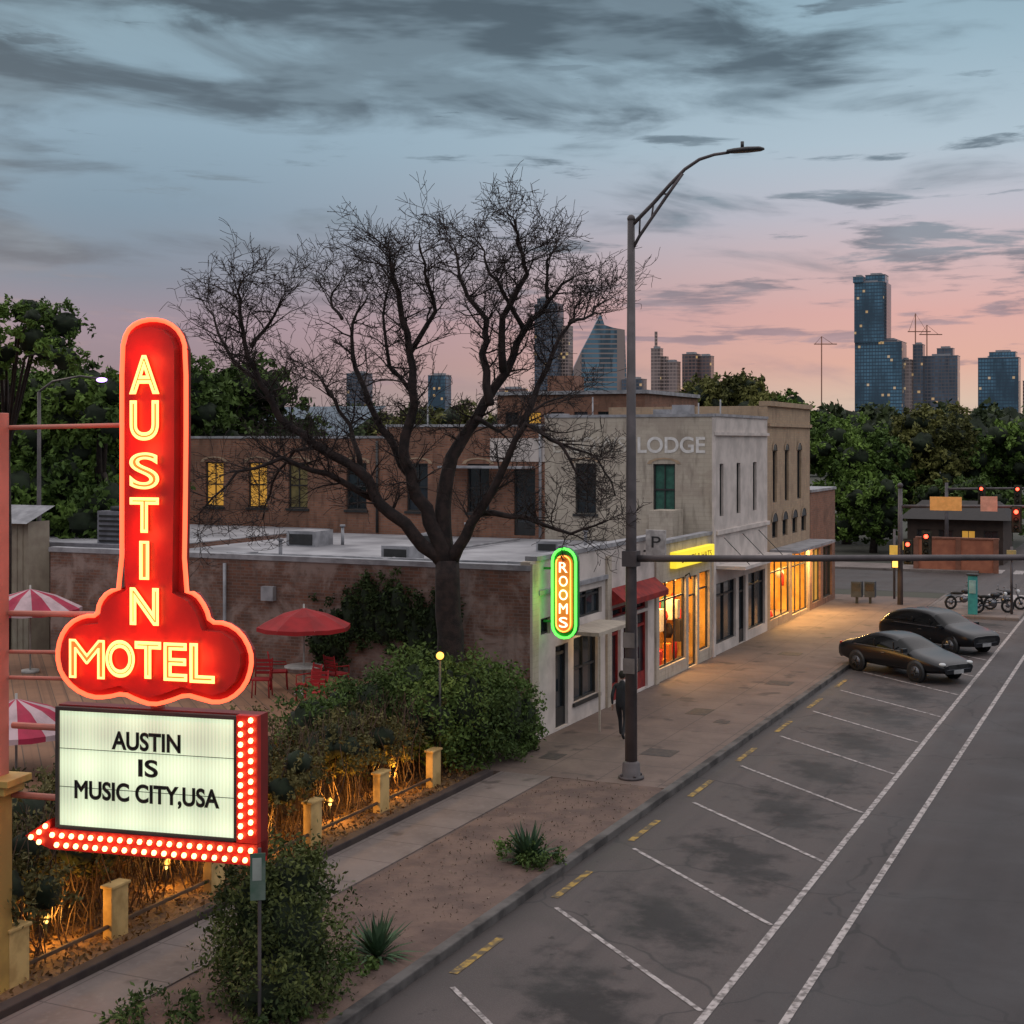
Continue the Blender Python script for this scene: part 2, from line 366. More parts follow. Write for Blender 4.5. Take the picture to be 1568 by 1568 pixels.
sw.box(-15.6,-10.32,31,74,-.2,.14,0); sw.box(-14.4,-13.1,5,31,-.2,.14,1)
sw.obj('sidewalk',[pav,walk])
uc=MB()
for x,y,sx_,sy_ in [(-11.6,34.5,.4,.4),(-12.3,40.2,.3,.5),(-11.4,46.0,.4,.4),(-12.6,52.5,.4,.4),(-13.9,33,.25,.35),(-11.3,39,.2,.2)]:
    uc.box(x-sx_,x+sx_,y-sy_,y+sy_,.141,.146,0)
uc.obj('utility_covers',[mat('cover_iron',(.06,.045,.04),(.03,.025,.025),8,.7)])
cb=MB(); cb.box(-10.32,-10.12,-10,67.3,-.2,.15,0); cb.box(-10.32,-10.12,76,77.8,-.2,.15,0); cb.obj('kerb',[curbm],bevel=.02)
d=MB()
nx,ny=14,110; X0,X1,Y0,Y1=-13.1,-10.32,5,31
vs=[];fs=[]
for j in range(ny+1):
    for i in range(nx+1):
        vs.append((X0+(X1-X0)*i/nx,Y0+(Y1-Y0)*j/ny,.115+(.05*random.random() if 0<i<nx else 0)))
for j in range(ny):
    for i in range(nx): a=j*(nx+1)+i; fs.append((a,a+1,a+nx+2,a+nx+1))
d.add(vs,fs,0,True); d.obj('planting_strip_soil',[dirt])
P=np.stack([rng.uniform(-13.0,-10.4,1800),rng.uniform(13,31,1800),np.full(1800,.165)],1); V,F=leafquads(P,.025)
npmesh('gravel_litter',V,F,[leafmat('litter',(.07,.05,.035),(.22,.17,.13),1.)])
ce=MB(); ce.box(-10.12,-5.9,67.3,75,-.2,.15,0); ce.box(-10.32,-10.12,67.3,76,-.2,.148,0); ce.obj('corner_island_pavement',[walk],bevel=.05)
fc=MB(); fc.box(-200,-10.3,90.2,94,-.2,.14,0); fc.obj('far_sidewalk',[walk])
bedm=mat('bed_mulch',(.20,.115,.055),(.08,.045,.028),2.5,.95,bump=.7,det=7)
tb=MB(); tb.box(-17.6,-14.62,8,31.8,-.1,.12,0); tb.obj('planting_bed_soil',[bedm])
P=np.stack([rng.uniform(-17.5,-14.7,5000),rng.uniform(13,31,5000),rng.uniform(.13,.19,5000)],1); V,F=leafquads(P,.05)
npmesh('leaf_litter',V,F,[leafmat('leaf_litter_mat',(.08,.045,.02),(.26,.15,.06),1.)])
lc=MB(); lc.box(-14.62,-14.4,8,30.6,-.1,.26,0); lc.obj('bed_edging_wall',[mat('edging',(.05,.035,.03),(.03,.02,.02),3,.9)],bevel=.02)
stone=brick('terrace_stone',(.30,.15,.08),(.20,.10,.055),(.09,.055,.035),(.12,.06,.035),.45,.16,.4,.02)
te=MB(); te.box(-40,-17.6,8,34.0,-.1,1.5,0); te.obj('terrace',[stone],bevel=.02)

# ------------------------------------------------------------------ building materials
glass=mat('window_glass_dark',(.03,.04,.05),(.015,.02,.025),1.2,.08,spec=.8)
litw=mat('window_lit',(.3,.2,.05),(.2,.1,.02),2.5,.3,em=(1,.50,.08),es=.40)
litd=mat('window_lit_dim',(.14,.13,.06),(.04,.05,.03),2.5,.3,em=(1,.65,.25),es=.03)
frame_w=mat('frame_white',(.45,.43,.40),None,6,.6)
frame_d=mat('frame_dark',(.03,.03,.03),None,6,.5)
green_sh=mat('green_shutter',(.03,.13,.09),(.02,.08,.06),6,.6)
cream=brick('cream_paint_brick',(.48,.42,.34),(.44,.38,.31),(.39,.34,.28),(.33,.27,.22),.4,.15,.6,.01)
whitew=mat('white_stucco',(.62,.55,.51),(.46,.41,.38),1.2,.85,bump=.15,det=7)
tan=brick('tan_brick',(.44,.31,.20),(.37,.26,.17),(.35,.27,.19),(.29,.20,.14),.3,.1,.5)
redbrick=brick('old_red_brick',(.29,.13,.078),(.21,.092,.058),(.21,.15,.12),(.14,.075,.05),.3,.1,.6)
wbrick=brick('weathered_brick',(.19,.083,.052),(.11,.056,.04),(.16,.115,.10),(.30,.22,.19),.28,.09,.85)
roofm=mat('roof_membrane',(.38,.38,.40),(.17,.17,.185),.5,.7,lo=.3,hi=.7,det=8)
coping=mat('coping_metal',(.34,.34,.36),(.20,.20,.215),2,.55)
redm=mat('red_awning',(.30,.018,.013),(.18,.010,.01),3,.8)
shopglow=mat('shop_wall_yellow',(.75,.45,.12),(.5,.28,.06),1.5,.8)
goods=[mat('goods_red',(.6,.03,.02),None,4),mat('goods_dark',(.04,.03,.03),None,4),mat('goods_orange',(.8,.25,.03),None,4),mat('goods_teal',(.05,.2,.2),None,4),mat('goods_white',(.7,.65,.55),None,4),emis('pendant',(1,.6,.2),9,False)]
shopfl=mat('shop_floor',(.3,.2,.12),None,2,.5)
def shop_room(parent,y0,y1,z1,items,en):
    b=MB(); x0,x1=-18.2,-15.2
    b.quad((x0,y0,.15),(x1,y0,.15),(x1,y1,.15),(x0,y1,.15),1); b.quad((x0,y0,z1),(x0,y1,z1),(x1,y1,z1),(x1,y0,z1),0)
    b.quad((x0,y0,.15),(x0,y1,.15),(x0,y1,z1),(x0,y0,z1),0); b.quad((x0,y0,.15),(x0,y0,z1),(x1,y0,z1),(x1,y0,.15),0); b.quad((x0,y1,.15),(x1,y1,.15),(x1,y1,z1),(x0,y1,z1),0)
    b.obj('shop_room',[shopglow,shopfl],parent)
    it=MB()
    for i in range(items):
        y=random.uniform(y0+.3,y1-.3); x=random.uniform(-17.8,-15.6); h=random.uniform(.3,.9); wd=random.uniform(.1,.3); zb=random.choice([.15,.15,.9,1.4,1.7])
        c=random.choice([0,0,0,1,1,2,3,4])
        if random.random()<.5: it.box(x-.12,x+.12,y-wd,y+wd,zb,zb+h,c)
        else: it.tube([(x,y,zb),(x,y,zb+h*.45),(x,y,zb+h*.9),(x,y,zb+h)],[wd*.5,wd*.8,wd*.55,wd*.2],8,c)
    for zb in(.9,1.7,2.3): it.box(-18.15,-17.9,y0+.2,y1-.2,zb-.03,zb,1)
    for i in range(6):
        y=y0+(y1-y0)*(i+.5)/6; it.ball((-16.2,y,z1-.45),.11,5)
    it.obj('goods_and_pendants',goods,parent)
    light('shop_light','AREA',((x0+x1)/2+.6,(y0+y1)/2,z1-.1),en,(1,.56,.17),2.2,parent)

# ---- low store building
B=empty('brick_storefront_building',(-15,42,0))
b=MB()
ops=[(1.7,2.6,.2,2.45,'door'),(3.0,4.9,.7,2.5,'win'),(.7,1.35,2.85,3.3,'pane'),(3.2,5.2,3.0,3.75,'shop')]
b.wall((-15,34.1),(0,1),5.7,0,4.85,ops,(1,0),3,1,2)
ops=[(.35,1.1,.2,2.5,'door'),(1.35,2.0,.7,2.5,'pane'),(2.6,3.6,.2,2.6,'door'),(.4,3.6,2.7,3.0,'shop')]
b.wall((-15,39.8),(0,1),4.4,0,4.85,ops,(1,0),3,5,2)
ops=[(.35,3.2,.55,3.35,'open'),(3.5,4.5,.15,3.3,'open'),(4.75,6.0,.55,3.35,'open')]
b.wall((-15,44.2),(0,1),6.29,0,4.6,ops,(1,0),4,1,2)
b.wall((-31,34.1),(1,0),16,0,4.62,[(2.2,3.2,1.6,3.4,'win')],(0,-1),0,1,2)
b.quad((-31,34.1,0),(-31,50.4,0),(-31,50.4,4.4),(-31,34.1,4.4),0)
b.quad((-31,34.4,4.25),(-15.2,34.4,4.25),(-15.2,50.4,4.25),(-31,50.4,4.25),6)
b.box(-31.05,-14.98,34.07,34.42,4.62,4.76,7); b.box(-15.3,-14.95,34.45,44.2,4.85,4.97,7); b.box(-15.3,-14.95,44.22,50.4,4.6,4.72,7)
b.box(-15.28,-15.003,34.11,44.2,4.25,4.85,4); b.box(-15.26,-15.003,44.2,50.4,4.25,4.6,4)
b.box(-15.003,-14.93,34.1,34.5,0,4.8,4); b.box(-15.003,-14.93,39.6,39.95,0,4.6,4); b.box(-15.003,-14.93,44.05,44.35,0,4.58,4)
b.box(-15.003,-14.9,34.5,39.6,3.95,4.07,7)
for y in(36.6,41.2,47): b.tube([(-14.9,y,3.4),(-14.75,y,3.5),(-14.7,y,3.3)],.03,6,1)
b.box(-14.98,-13.9,36.2,39.0,2.72,2.82,4); b.box(-13.95,-13.9,38.9,38.95,0.14,2.72,1); b.box(-13.95,-13.9,36.3,36.35,0.14,2.72,4)
b.add([(-14.97,39.95,3.62),(-14.97,44.0,3.62),(-14.5,44.0,3.25),(-14.5,39.95,3.25),(-14.5,44.0,3.08),(-14.5,39.95,3.08),(-14.97,39.95,3.1),(-14.97,44.0,3.1)],[(0,1,2,3),(3,2,4,5),(0,3,6),(1,7,2)],5)
for (x,y,s) in [(-26,37,.35),(-22,40,.5),(-19,45,.4),(-28,44,.6),(-17,38,.3),(-24.5,47,.4)]:
    b.box(x-s,x+s,y-s,y+s,4.25,4.25+s*.9,7); b.box(x-s*.8,x+s*.8,y-s-.02,y-s-.002,4.3,4.2+s*.8,1)
    b.tube([(x+1,y+.6,4.25),(x+1,y+.6,4.9)],.06,8,7); b.tube([(x+1,y+.6,4.9),(x+1,y+.6,4.98)],.1,8,7)
b.tube([(-28,39,4.33),(-17,39.5,4.33)],.04,6,7); b.tube([(-22,36,4.33),(-22,49,4.33)],.04,6,7)
b.box(-16.9,-16.0,49.0,50.2,4.25,5.5,4)
b.tube([(-24.5,34.0,0),(-24.5,34.0,4.5)],.05,8,7); b.box(-23.2,-22.8,33.9,34.08,3.5,3.9,7); b.box(-26.2,-26.0,33.9,34.08,3.7,4.0,7)
b.obj('walls_roof_windows',[wbrick,frame_d,glass,whitew,cream,redm,roofm,coping],B)
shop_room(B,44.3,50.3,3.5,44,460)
light('entrance_light','POINT',(-14.35,37.5,2.5),16,(1,.7,.35),.1,B)
ysign=mat('yellow_sign_face',(.7,.55,.05),(.6,.45,.04),3,em=(1,.78,.04),es=.85)
s_=MB(); s_.box(-14.99,-14.75,45.6,50.0,3.75,4.30,0); s_.obj('yellow_shop_sign',[ysign],B,.03)
text('shop_sign_text','BOOTS & HATS',B,(-14.745,46,0),math.pi/2,0.15,3.6,3.9,4.12,mat('sgn_txt',(.35,.12,.01),None),off=.0)
s_=MB(); s_.box(-14.9,-14.25,42.9,43.0,4.2,5.2,0); s_.box(-14.98,-14.9,42.92,42.98,4.5,4.56,1); s_.obj('blade_sign_panel',[mat('blade_white',(.5,.47,.45),(.3,.28,.27),4),frame_d],B,.01)
text('blade_sign_letters','P',B,(-14.7,42.89,0),0,0,.3,4.65,5.0,frame_d)

A=empty('storage_annex',(-38,44,0)); b=MB(); b.wall((-47,38),(1,0),15.9,0,4.4,[(9,10,1,2.4,'win'),(3,4,1,2.4,'win')],(0,-1),0,1,2)
b.box(-47,-31.1,38.01,50.4,4.2,4.42,3); b.quad((-31.1,38,0),(-31.1,50.4,0),(-31.1,50.4,4.3),(-31.1,38,4.3),0); b.box(-47,-31.1,37.95,38.2,4.42,4.55,4)
b.box(-33.3,-32.0,38.9,40.1,4.42,5.6,4); b.tube([(-32.65,39.5,5.6),(-32.65,39.5,5.75)],.45,14,1)
for i in range(6): b.box(-33.2,-32.1,38.86,38.9,4.55+i*.17,4.62+i*.17,1)
b.obj('annex_body',[wbrick,frame_d,glass,roofm,mat('hvac',(.22,.22,.25),None,3,.5)],A)

# ---- lodge building
L=empty('lodge_building',(-20,55,0)); b=MB()
def arch(b,x0,x1,zt,y,mi):
    n=6; cx=(x0+x1)/2; R=(x1-x0)/2+.06
    for i in range(n):
        a0=math.pi*(1-i/n); a1=math.pi*(1-(i+1)/n)
        p=lambda a,r_: (cx+r_*math.cos(a),y-.03,zt+r_*math.sin(a)*.35)
        b.quad(p(a0,R),p(a1,R),p(a1,R+.17),p(a0,R+.17),mi)
b.wall((-21.6,50.5),(1,0),6.6,0,8.88,[(4.35,5.2,5.25,7.15,'win',8),(1.25,2.1,5.25,7.15,'win')],(0,-1),3,1,2)
arch(b,-17.25,-16.4,7.15,50.5,4); arch(b,-20.35,-19.5,7.15,50.5,4)
bw=[]
for x,l in [(-37.4,7),(-35.2,7),(-33.2,11),(-30.4,2),(-27.6,2),(-24.9,2)]:
    bw.append((x+38.2,x+38.2+.95,5.2,7.1,'win',l)); 
bw.append((15.3,16.2,4.35,6.9,'door'))
b.wall((-38.2,50.5),(1,0),16.6,0,8.1,bw,(0,-1),0,1,2)
for q in bw[:-1]: arch(b,-38.2+q[0],-38.2+q[1],7.1,50.5,4)
b.box(-28.5,-21.6,50.5,50.8,8.1,8.55,0); b.box(-28.55,-21.6,50.46,50.85,8.55,8.65,5); b.box(-38.25,-28.56,50.46,50.85,8.1,8.2,5)
b.quad((-38.2,50.5,0),(-38.2,66,0),(-38.2,66,8.1),(-38.2,50.5,8.1),0)
b.quad((-38.2,50.8,7.8),(-21.6,50.8,7.8),(-21.6,66,7.8),(-38.2,66,7.8),6); b.quad((-21.6,50.8,8.5),(-15.2,50.8,8.5),(-15.2,66,8.5),(-21.6,66,8.5),6)
b.box(-21.62,-14.97,50.46,50.85,8.88,8.98,5); b.quad((-21.6,50.6,7.8),(-21.6,66,7.8),(-21.6,66,8.8),(-21.6,50.6,8.8),0)
b.box(-23.9,-21.6,50.47,50.497,7.2,8.1,9)
ops=[(1.0,1.5,5.2,7.15,'pane'),(3.3,3.85,5.2,7.15,'pane'),(5.7,6.25,5.2,7.15,'pane'),(.5,3.2,.5,2.75,'shop'),(3.6,4.6,.15,2.75,'door'),(5.0,7.6,.5,2.75,'shop')]
b.wall((-15,50.5),(0,1),7.97,0,8.9,ops,(1,0),9,1,2)
b.box(-15.3,-14.95,50.87,58.45,8.9,9.0,5); b.box(-15.0,-14.9,50.55,58.45,8.2,8.32,9); b.box(-15.003,-14.93,50.5,50.8,0,8.8,9); b.box(-15.0,-14.88,50.8,58.45,4.55,4.7,9)
b.box(-14.99,-13.9,51.0,58.2,3.3,3.42,9)
for y in (52,54.6,57): b.tube([(-14.98,y,4.4),(-14.0,y,3.42)],.015,5,1)
ops=[(.9,1.6,5.4,7.6,'pane'),(3.0,3.7,5.4,7.6,'pane'),(5.3,6.1,5.4,7.6,'pane'),(.8,1.7,3.9,4.6,'pane'),(2.6,3.5,3.9,4.6,'pane'),(4.4,5.3,3.9,4.6,'pane'),(6.1,7.0,3.9,4.6,'pane'),(.5,4.0,.5,3.0,'open'),(4.3,7.4,.3,3.0,'open')]
b.wall((-15,58.47),(0,1),7.8,0,9.45,ops,(1,0),10,1,2)
for q in ops[:7]:
    n=8; cy=58.47+(q[0]+q[1])/2; R=(q[1]-q[0])/2
    for i in range(n):
        a0=math.pi*i/n;a1=math.pi*(i+1)/n
        b.quad((-14.97,cy+R*math.cos(a0),q[3]+R*.8*math.sin(a0)),(-14.97,cy+R*math.cos(a1),q[3]+R*.8*math.sin(a1)),(-14.97,cy+(R+.16)*math.cos(a1),q[3]+(R+.16)*.8*math.sin(a1)),(-14.97,cy+(R+.16)*math.cos(a0),q[3]+(R+.16)*.8*math.sin(a0)),4)
        b.add([(-14.985,cy,q[3]),(-14.985,cy+R*math.cos(a0),q[3]+R*.8*math.sin(a0)),(-14.985,cy+R*math.cos(a1),q[3]+R*.8*math.sin(a1))],[(0,1,2)],2)
b.box(-15.35,-14.88,58.45,66.32,9.45,9.65,10); b.box(-15.0,-14.9,58.5,66.3,8.6,8.75,4); b.box(-15.3,-15.003,58.5,66.3,8.5,9.45,10)
b.quad((-15,58.47,8.5),(-15,58.47,9.45),(-22,58.47,9.45),(-22,58.47,8.5),10)
b.quad((-15,66.27,0),(-38,66.27,0),(-38,66.27,8.4),(-15,66.27,8.4),0)
b.box(-14.99,-13.8,58.8,66.2,3.35,3.47,5)
for (x,y,h) in [(-17.2,54,.5),(-22.5,54,.9),(-19,57,.4),(-30,54,.5)]:
    b.box(x-.35,x+.35,y-.35,y+.35,8.4 if x>-21.6 else 7.8,(8.9 if x>-21.6 else 8.2)+h,5); b.tube([(x+1.5,y,7.8),(x+1.5,y,9.4+h*.4)],.03,6,5)
b.tube([(-28.9,50.4,4.3),(-28.9,50.4,8.0)],.06,8,1); b.tube([(-21.75,50.4,4.3),(-21.75,50.4,8.6)],.06,8,5)
b.box(-25.6,-22.0,49.3,50.46,6.95,7.03,5)
b.obj('walls_roof_windows',[redbrick,frame_d,glass,cream,tan,coping,roofm,litw,green_sh,whitew,tan,litd],L)
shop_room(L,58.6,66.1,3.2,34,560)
text('wall_lettering','LODGE',L,(-21.6,50.485,0),0,3.75,6.35,7.55,8.15,mat('faded_paint',(.74,.72,.70),(.58,.55,.52),3),bold=.02)
text('wall_lettering_faded','ELLOWS',L,(-21.6,50.485,0),0,.35,3.3,7.55,8.15,mat('faded_paint2',(.60,.56,.50),(.48,.43,.36),3))
light('canopy_light','AREA',(-14.3,65.5,3.3),380,(1,.60,.2),.9,L)
light('canopy_light','AREA',(-14.3,61,3.3),120,(1,.60,.2),.9,L)

E=empty('corner_brick_building',(-18,69,0)); b=MB()
b.wall((-15,66.32),(0,1),5.5,0,5.6,[(.5,2.2,.4,2.9,'shop',3),(2.8,4.8,.4,2.9,'shop')],(1,0),0,1,2)
b.box(-24,-15.003,66.33,71.8,5.3,5.6,0); b.box(-24,-14.93,66.33,71.85,5.6,5.72,4); b.quad((-15,71.82,0),(-24,71.82,0),(-24,71.82,5.5),(-15,71.82,5.5),0)
b.obj('corner_body',[redbrick,frame_d,glass,litw,coping],E)

S_=empty('garden_shed',(-36,38,1)); b=MB(); b.wall((-41,36.9),(1,0),6.5,0,5.3,[(1,2,2.6,4,'win')],(0,-1),0,1,2); b.quad((-34.5,36.9,0),(-34.5,37.9,0),(-34.5,37.9,5.3),(-34.5,36.9,5.3),0)
b.add([(-41.2,36.6,5.25),(-34.3,36.6,5.25),(-34.3,37.95,5.8),(-41.2,37.95,5.8)],[(0,1,2,3)],3)
for i in range(26): b.box(-41+i*.25,-40.97+i*.25,36.87,36.897,0,5.3,0)
b.obj('shed_body',[mat('beige_siding',(.34,.29,.22),(.27,.22,.17),2),frame_d,glass,coping],S_)
H1=empty('blue_roof_house',(-50,76,0)); b=MB(); b.wall((-56,74),(1,0),11,0,8.2,[(1+i*1.7,1.9+i*1.7,5.6,7.3,'win') for i in range(6)],(0,-1),0,1,2)
b.add([(-56.4,73.6,8.2),(-44.6,73.6,8.2),(-44.6,79,10.2),(-56.4,79,10.2)],[(0,1,2,3)],3); b.quad((-45,74,0),(-45,80,0),(-45,80,8.2),(-45,74,8.2),0)
b.obj('house_body',[mat('grey_siding',(.10,.12,.15),None,2),frame_d,glass,mat('blue_metal_roof',(.08,.12,.16),(.05,.08,.11),1,.6)],H1)
H2=empty('brick_apartment_building',(-38,94,0)); b=MB(); b.wall((-43,92),(1,0),11,0,11.2,[(.6+i*1.75,1.6+i*1.75,8.4,10.0,'win',3 if i in(1,) else 2) for i in range(6)],(0,-1),0,1,2)
b.wall((-32,92),(0,1),12,0,11.2,[(1+i*2,2+i*2,8.4,10.0,'win',3 if i==2 else 2) for i in range(5)],(1,0),0,1,2); b.box(-43.2,-31.8,91.8,104,11.2,11.45,4); b.box(-40,-38,94,96,11.45,12.6,0)
b.obj('apartment_body',[redbrick,frame_d,glass,litw,coping],H2)
H3=empty('dark_bungalow',(-11,99,0)); b=MB(); b.wall((-15.5,97),(1,0),6,0,2.9,[(.6+i*1.4,1.5+i*1.4,1,2.2,'win',4 if i==2 else 2) for i in range(4)],(0,-1),0,1,2)
b.add([(-16,96.4,2.9),(-9,96.4,2.9),(-10,100,4.0),(-15,100,4.0),(-9,103,2.9),(-16,103,2.9)],[(0,1,2,3),(1,4,2),(0,3,5),(3,2,4,5)],3); b.quad((-9.5,97,0),(-9.5,103,0),(-9.5,103,2.9),(-9.5,97,2.9),0)
b.obj('bungalow_body',[mat('dark_wood',(.05,.03,.022),None,2),frame_d,glass,mat('shingle',(.022,.018,.017),None,4),litw],H3)
b=MB(); b.box(-14.0,-9.2,90.9,91.2,0,2.0,0); b.box(-14.05,-9.15,90.85,91.25,2.0,2.1,1)
for x in(-14.0,-11.5,-9.3): b.box(x-.15,x+.15,90.8,90.88,0,2.0,1)
b.obj('orange_site_wall',[mat('orange_wall',(.42,.15,.08),(.30,.10,.055),1.2,.8),mat('orange_wall_cap',(.25,.10,.06),None)])

# ------------------------------------------------------------------ skyline
def glassbld(name,c1,c2,lit,fw,fh,ls=1.5,litfrac=.93,rough=.2):
    m,nt,p,co=base(name); s=nt.new('ShaderNodeSeparateXYZ'); nt.put(s.inputs[0],co)
    hx=nt.math('ADD',s.outputs[0],s.outputs[1]); z=s.outputs[2]
    cx=nt.math('FLOOR',nt.math('DIVIDE',hx,fw)); cz=nt.math('FLOOR',nt.math('DIVIDE',z,fh))
    wn=nt.new('ShaderNodeTexWhiteNoise'); wn.noise_dimensions='2D'; nt.put(wn.inputs['Vector'],nt.comb(cx,cz,0.))
    rv=wn.outputs['Value']
    gx=nt.math('LESS_THAN',nt.math('FRACT',nt.math('DIVIDE',hx,fw)),.82); gz=nt.math('LESS_THAN',nt.math('FRACT',nt.math('DIVIDE',z,fh)),.7)
    win=nt.math('MULTIPLY',gx,gz); big=nt.noise(nt.comb(nt.math('MULTIPLY',hx,1.),nt.math('MULTIPLY',z,.25),0.),.05,4)
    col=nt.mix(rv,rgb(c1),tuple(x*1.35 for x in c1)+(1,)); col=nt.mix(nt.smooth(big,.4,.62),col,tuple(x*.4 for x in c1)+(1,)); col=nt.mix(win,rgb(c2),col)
    nt.put(p.inputs['Base Color'],col); p.inputs['Roughness'].default_value=rough; p.inputs['Specular IOR Level'].default_value=.7
    on=nt.math('MULTIPLY',nt.math('GREATER_THAN',rv,litfrac),win)
    nt.put(p.inputs['Emission Color'],rgb(lit)); nt.put(p.inputs['Emission Strength'],nt.math('MULTIPLY',on,ls)); m.cycles.emission_sampling='NONE'
    return m
blueg=glassbld('blue_curtain_wall',(.085,.20,.29),(.04,.08,.12),(1,.6,.2),3.,3.6,.35,.975)
darkg=glassbld('dark_tower_wall',(.09,.13,.18),(.14,.13,.14),(1,.6,.2),3.5,3.6,.35,.98)
beigeg=glassbld('beige_tower_wall',(.24,.19,.18),(.42,.32,.29),(1,.7,.3),3.5,3.6,.35,.98)
brng=glassbld('brown_tower_wall',(.10,.09,.10),(.24,.15,.13),(1,.6,.2),4.,3.6,.4,.97)
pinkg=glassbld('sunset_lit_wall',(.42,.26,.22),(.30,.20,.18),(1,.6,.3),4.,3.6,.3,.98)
def tower(name,cx,cy,parts,m,m2=None):
    e=empty(name,(cx,cy,0)); b=MB()
    for p_ in parts:
        dx,wd,dp,z0,z1=p_[:5]; mi=p_[5] if len(p_)>5 else 0
        b.obox((cx+dx*.91,cy+dx*.414,(z0+z1)/2),(wd,dp,z1-z0),0,mi)
        if wd>9: b.obox((cx+dx*.91,cy+dx*.414,z1+1),(wd*.55,dp*.6,3),0,1); b.obox((cx+dx*.91,cy+dx*.414,z1+.25),(wd+.6,dp+.6,.5),0,1)
    b.obj('tower_body',[m,coping,m2 or m],e); return e
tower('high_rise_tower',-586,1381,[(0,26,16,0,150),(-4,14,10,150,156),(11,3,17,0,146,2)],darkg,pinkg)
tower('high_rise_tower',-573,1388,[(4,9,12,0,128)],beigeg)
e=empty('sail_tower',(-540,1402,0)); b=MB()
R_=Vector((.91,.414,0)); F_=Vector((-.414,.91,0)); O_=Vector((-540,1402,0))
prof=[(-29,67),(-24,86),(-16,103),(-7,120),(3.4,141),(7.5,129),(17,126),(28.6,124),(30.7,67),(32,5),(-32,5)]
A0=[O_+R_*x+Vector((0,0,z)) for x,z in prof]; A1=[p+F_*40 for p in A0]; n=len(prof)
b.add(A0+A1,[tuple(range(n)),tuple(range(2*n-1,n-1,-1))]+[(i,(i+1)%n,n+(i+1)%n,n+i) for i in range(n)],0)
b.obj('tower_body',[glassbld('sail_glass',(.10,.20,.27),(.30,.24,.22),(1,.7,.4),60.,5.,.5,2.)],e)
tower('high_rise_tower',-476,1431,[(-8,10,10,0,104),(0,6,8,0,96),(8,14,12,0,90),(-9,2.5,2.5,104,122)],beigeg)
tower('high_rise_tower',-445,1445,[(-6,16,14,0,98),(9,14,12,0,96)],brng)
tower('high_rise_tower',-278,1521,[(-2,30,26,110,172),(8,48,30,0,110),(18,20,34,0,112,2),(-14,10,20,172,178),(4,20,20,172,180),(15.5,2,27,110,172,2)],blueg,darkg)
tower('high_rise_tower',-220,1548,[(-16,10,16,0,108),(8,34,20,0,96),(12,16,14,96,104)],darkg)
tower('high_rise_tower',-158,1576,[(0,40,26,0,94),(4,26,20,94,100)],blueg)
tower('high_rise_tower',-690,1334,[(0,20,14,0,76)],blueg)
tower('high_rise_tower',-766,1299,[(0,22,16,0,78)],darkg)
tower('high_rise_tower',-620,1366,[(0,26,16,0,62)],brng)
tower('high_rise_tower',-505,1418,[(0,22,16,0,72)],darkg)
tower('high_rise_tower',-250,1534,[(0,20,16,0,92)],beigeg)
tower('high_rise_tower',-120,1590,[(0,30,26,0,70),(20,20,20,0,60)],beigeg)
cr=mat('crane_steel',(.28,.12,.08),None,1)
for (dx,top,hy) in [(0,117,109),(98,141,122),(110,129,119)]:
    O2=Vector((-327,1499,0))+R_*dx
    b=MB(); b.tube([O2,O2+Vector((0,0,top))],.6,4,0)
    j=Vector((0,0,hy)); b.tube([O2+j-R_*8,O2+j+R_*16],.5,4,0); b.tube([O2+j-R_*7,O2+Vector((0,0,top)),O2+j+R_*12],.22,4,0)
    b.obj('tower_crane',[cr])

# ------------------------------------------------------------------ foliage
lm_dark=leafmat('leaf_dark',(.024,.042,.014),(.10,.16,.038),.35)
lm_mid=leafmat('leaf_mid',(.038,.072,.018),(.15,.24,.045),.3)
lm_far=leafmat('leaf_far',(.022,.036,.018),(.08,.105,.042),.08)
lm_olive=leafmat('leaf_olive',(.038,.045,.016),(.19,.19,.055),.25)
lm_brown=leafmat('vine_brown',(.038,.040,.016),(.15,.13,.045),1.1)
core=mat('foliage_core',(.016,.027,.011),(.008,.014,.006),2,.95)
bark=mat('bark',(.045,.030,.024),(.020,.014,.012),5,.95,bump=.8)
def tree(name,x,y,blobs,trunk_h,dens,size,m,r0=.3):
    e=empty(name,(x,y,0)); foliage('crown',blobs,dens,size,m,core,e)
    b=MB(); b.tube([(x,y,0),(x+.1,y,trunk_h*.5),(x,y,trunk_h)],[r0,r0*.75,r0*.6],8)
    for (c,r) in blobs[:7]:
        b.tube([(x,y,trunk_h*.75),((x+c[0])/2,(y+c[1])/2,(trunk_h+c[2])/2+.3),tuple(c)],[r0*.5,r0*.3,r0*.12],6)
    b.obj('trunk_and_limbs',[bark],e)
def blobs(cx,cy,z0,z1,R,n,rs):
    o=[]
    for i in range(n):
        a=random.random()*6.283; q=math.sqrt(random.random())*R; z=random.uniform(z0,z1); sh=1-.45*max(0,(z-z0)/(z1-z0))**2
        rr=random.uniform(*rs); o.append(((cx+q*sh*math.cos(a),cy+q*sh*math.sin(a),z),(rr,rr,rr*.8)))
    return o
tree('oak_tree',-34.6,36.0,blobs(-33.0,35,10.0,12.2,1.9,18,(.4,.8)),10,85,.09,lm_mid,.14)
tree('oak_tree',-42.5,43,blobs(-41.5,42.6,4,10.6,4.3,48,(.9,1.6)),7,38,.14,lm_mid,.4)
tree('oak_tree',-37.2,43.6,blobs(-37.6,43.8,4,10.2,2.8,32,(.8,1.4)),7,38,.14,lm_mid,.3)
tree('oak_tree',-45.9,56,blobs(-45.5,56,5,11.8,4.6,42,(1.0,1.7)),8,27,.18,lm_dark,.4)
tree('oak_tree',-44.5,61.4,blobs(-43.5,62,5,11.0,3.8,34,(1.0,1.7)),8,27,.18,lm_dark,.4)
tree('oak_tree',-46,74,blobs(-44,82,4,9.4,6,36,(1.2,2.0)),7,20,.22,lm_olive,.4)
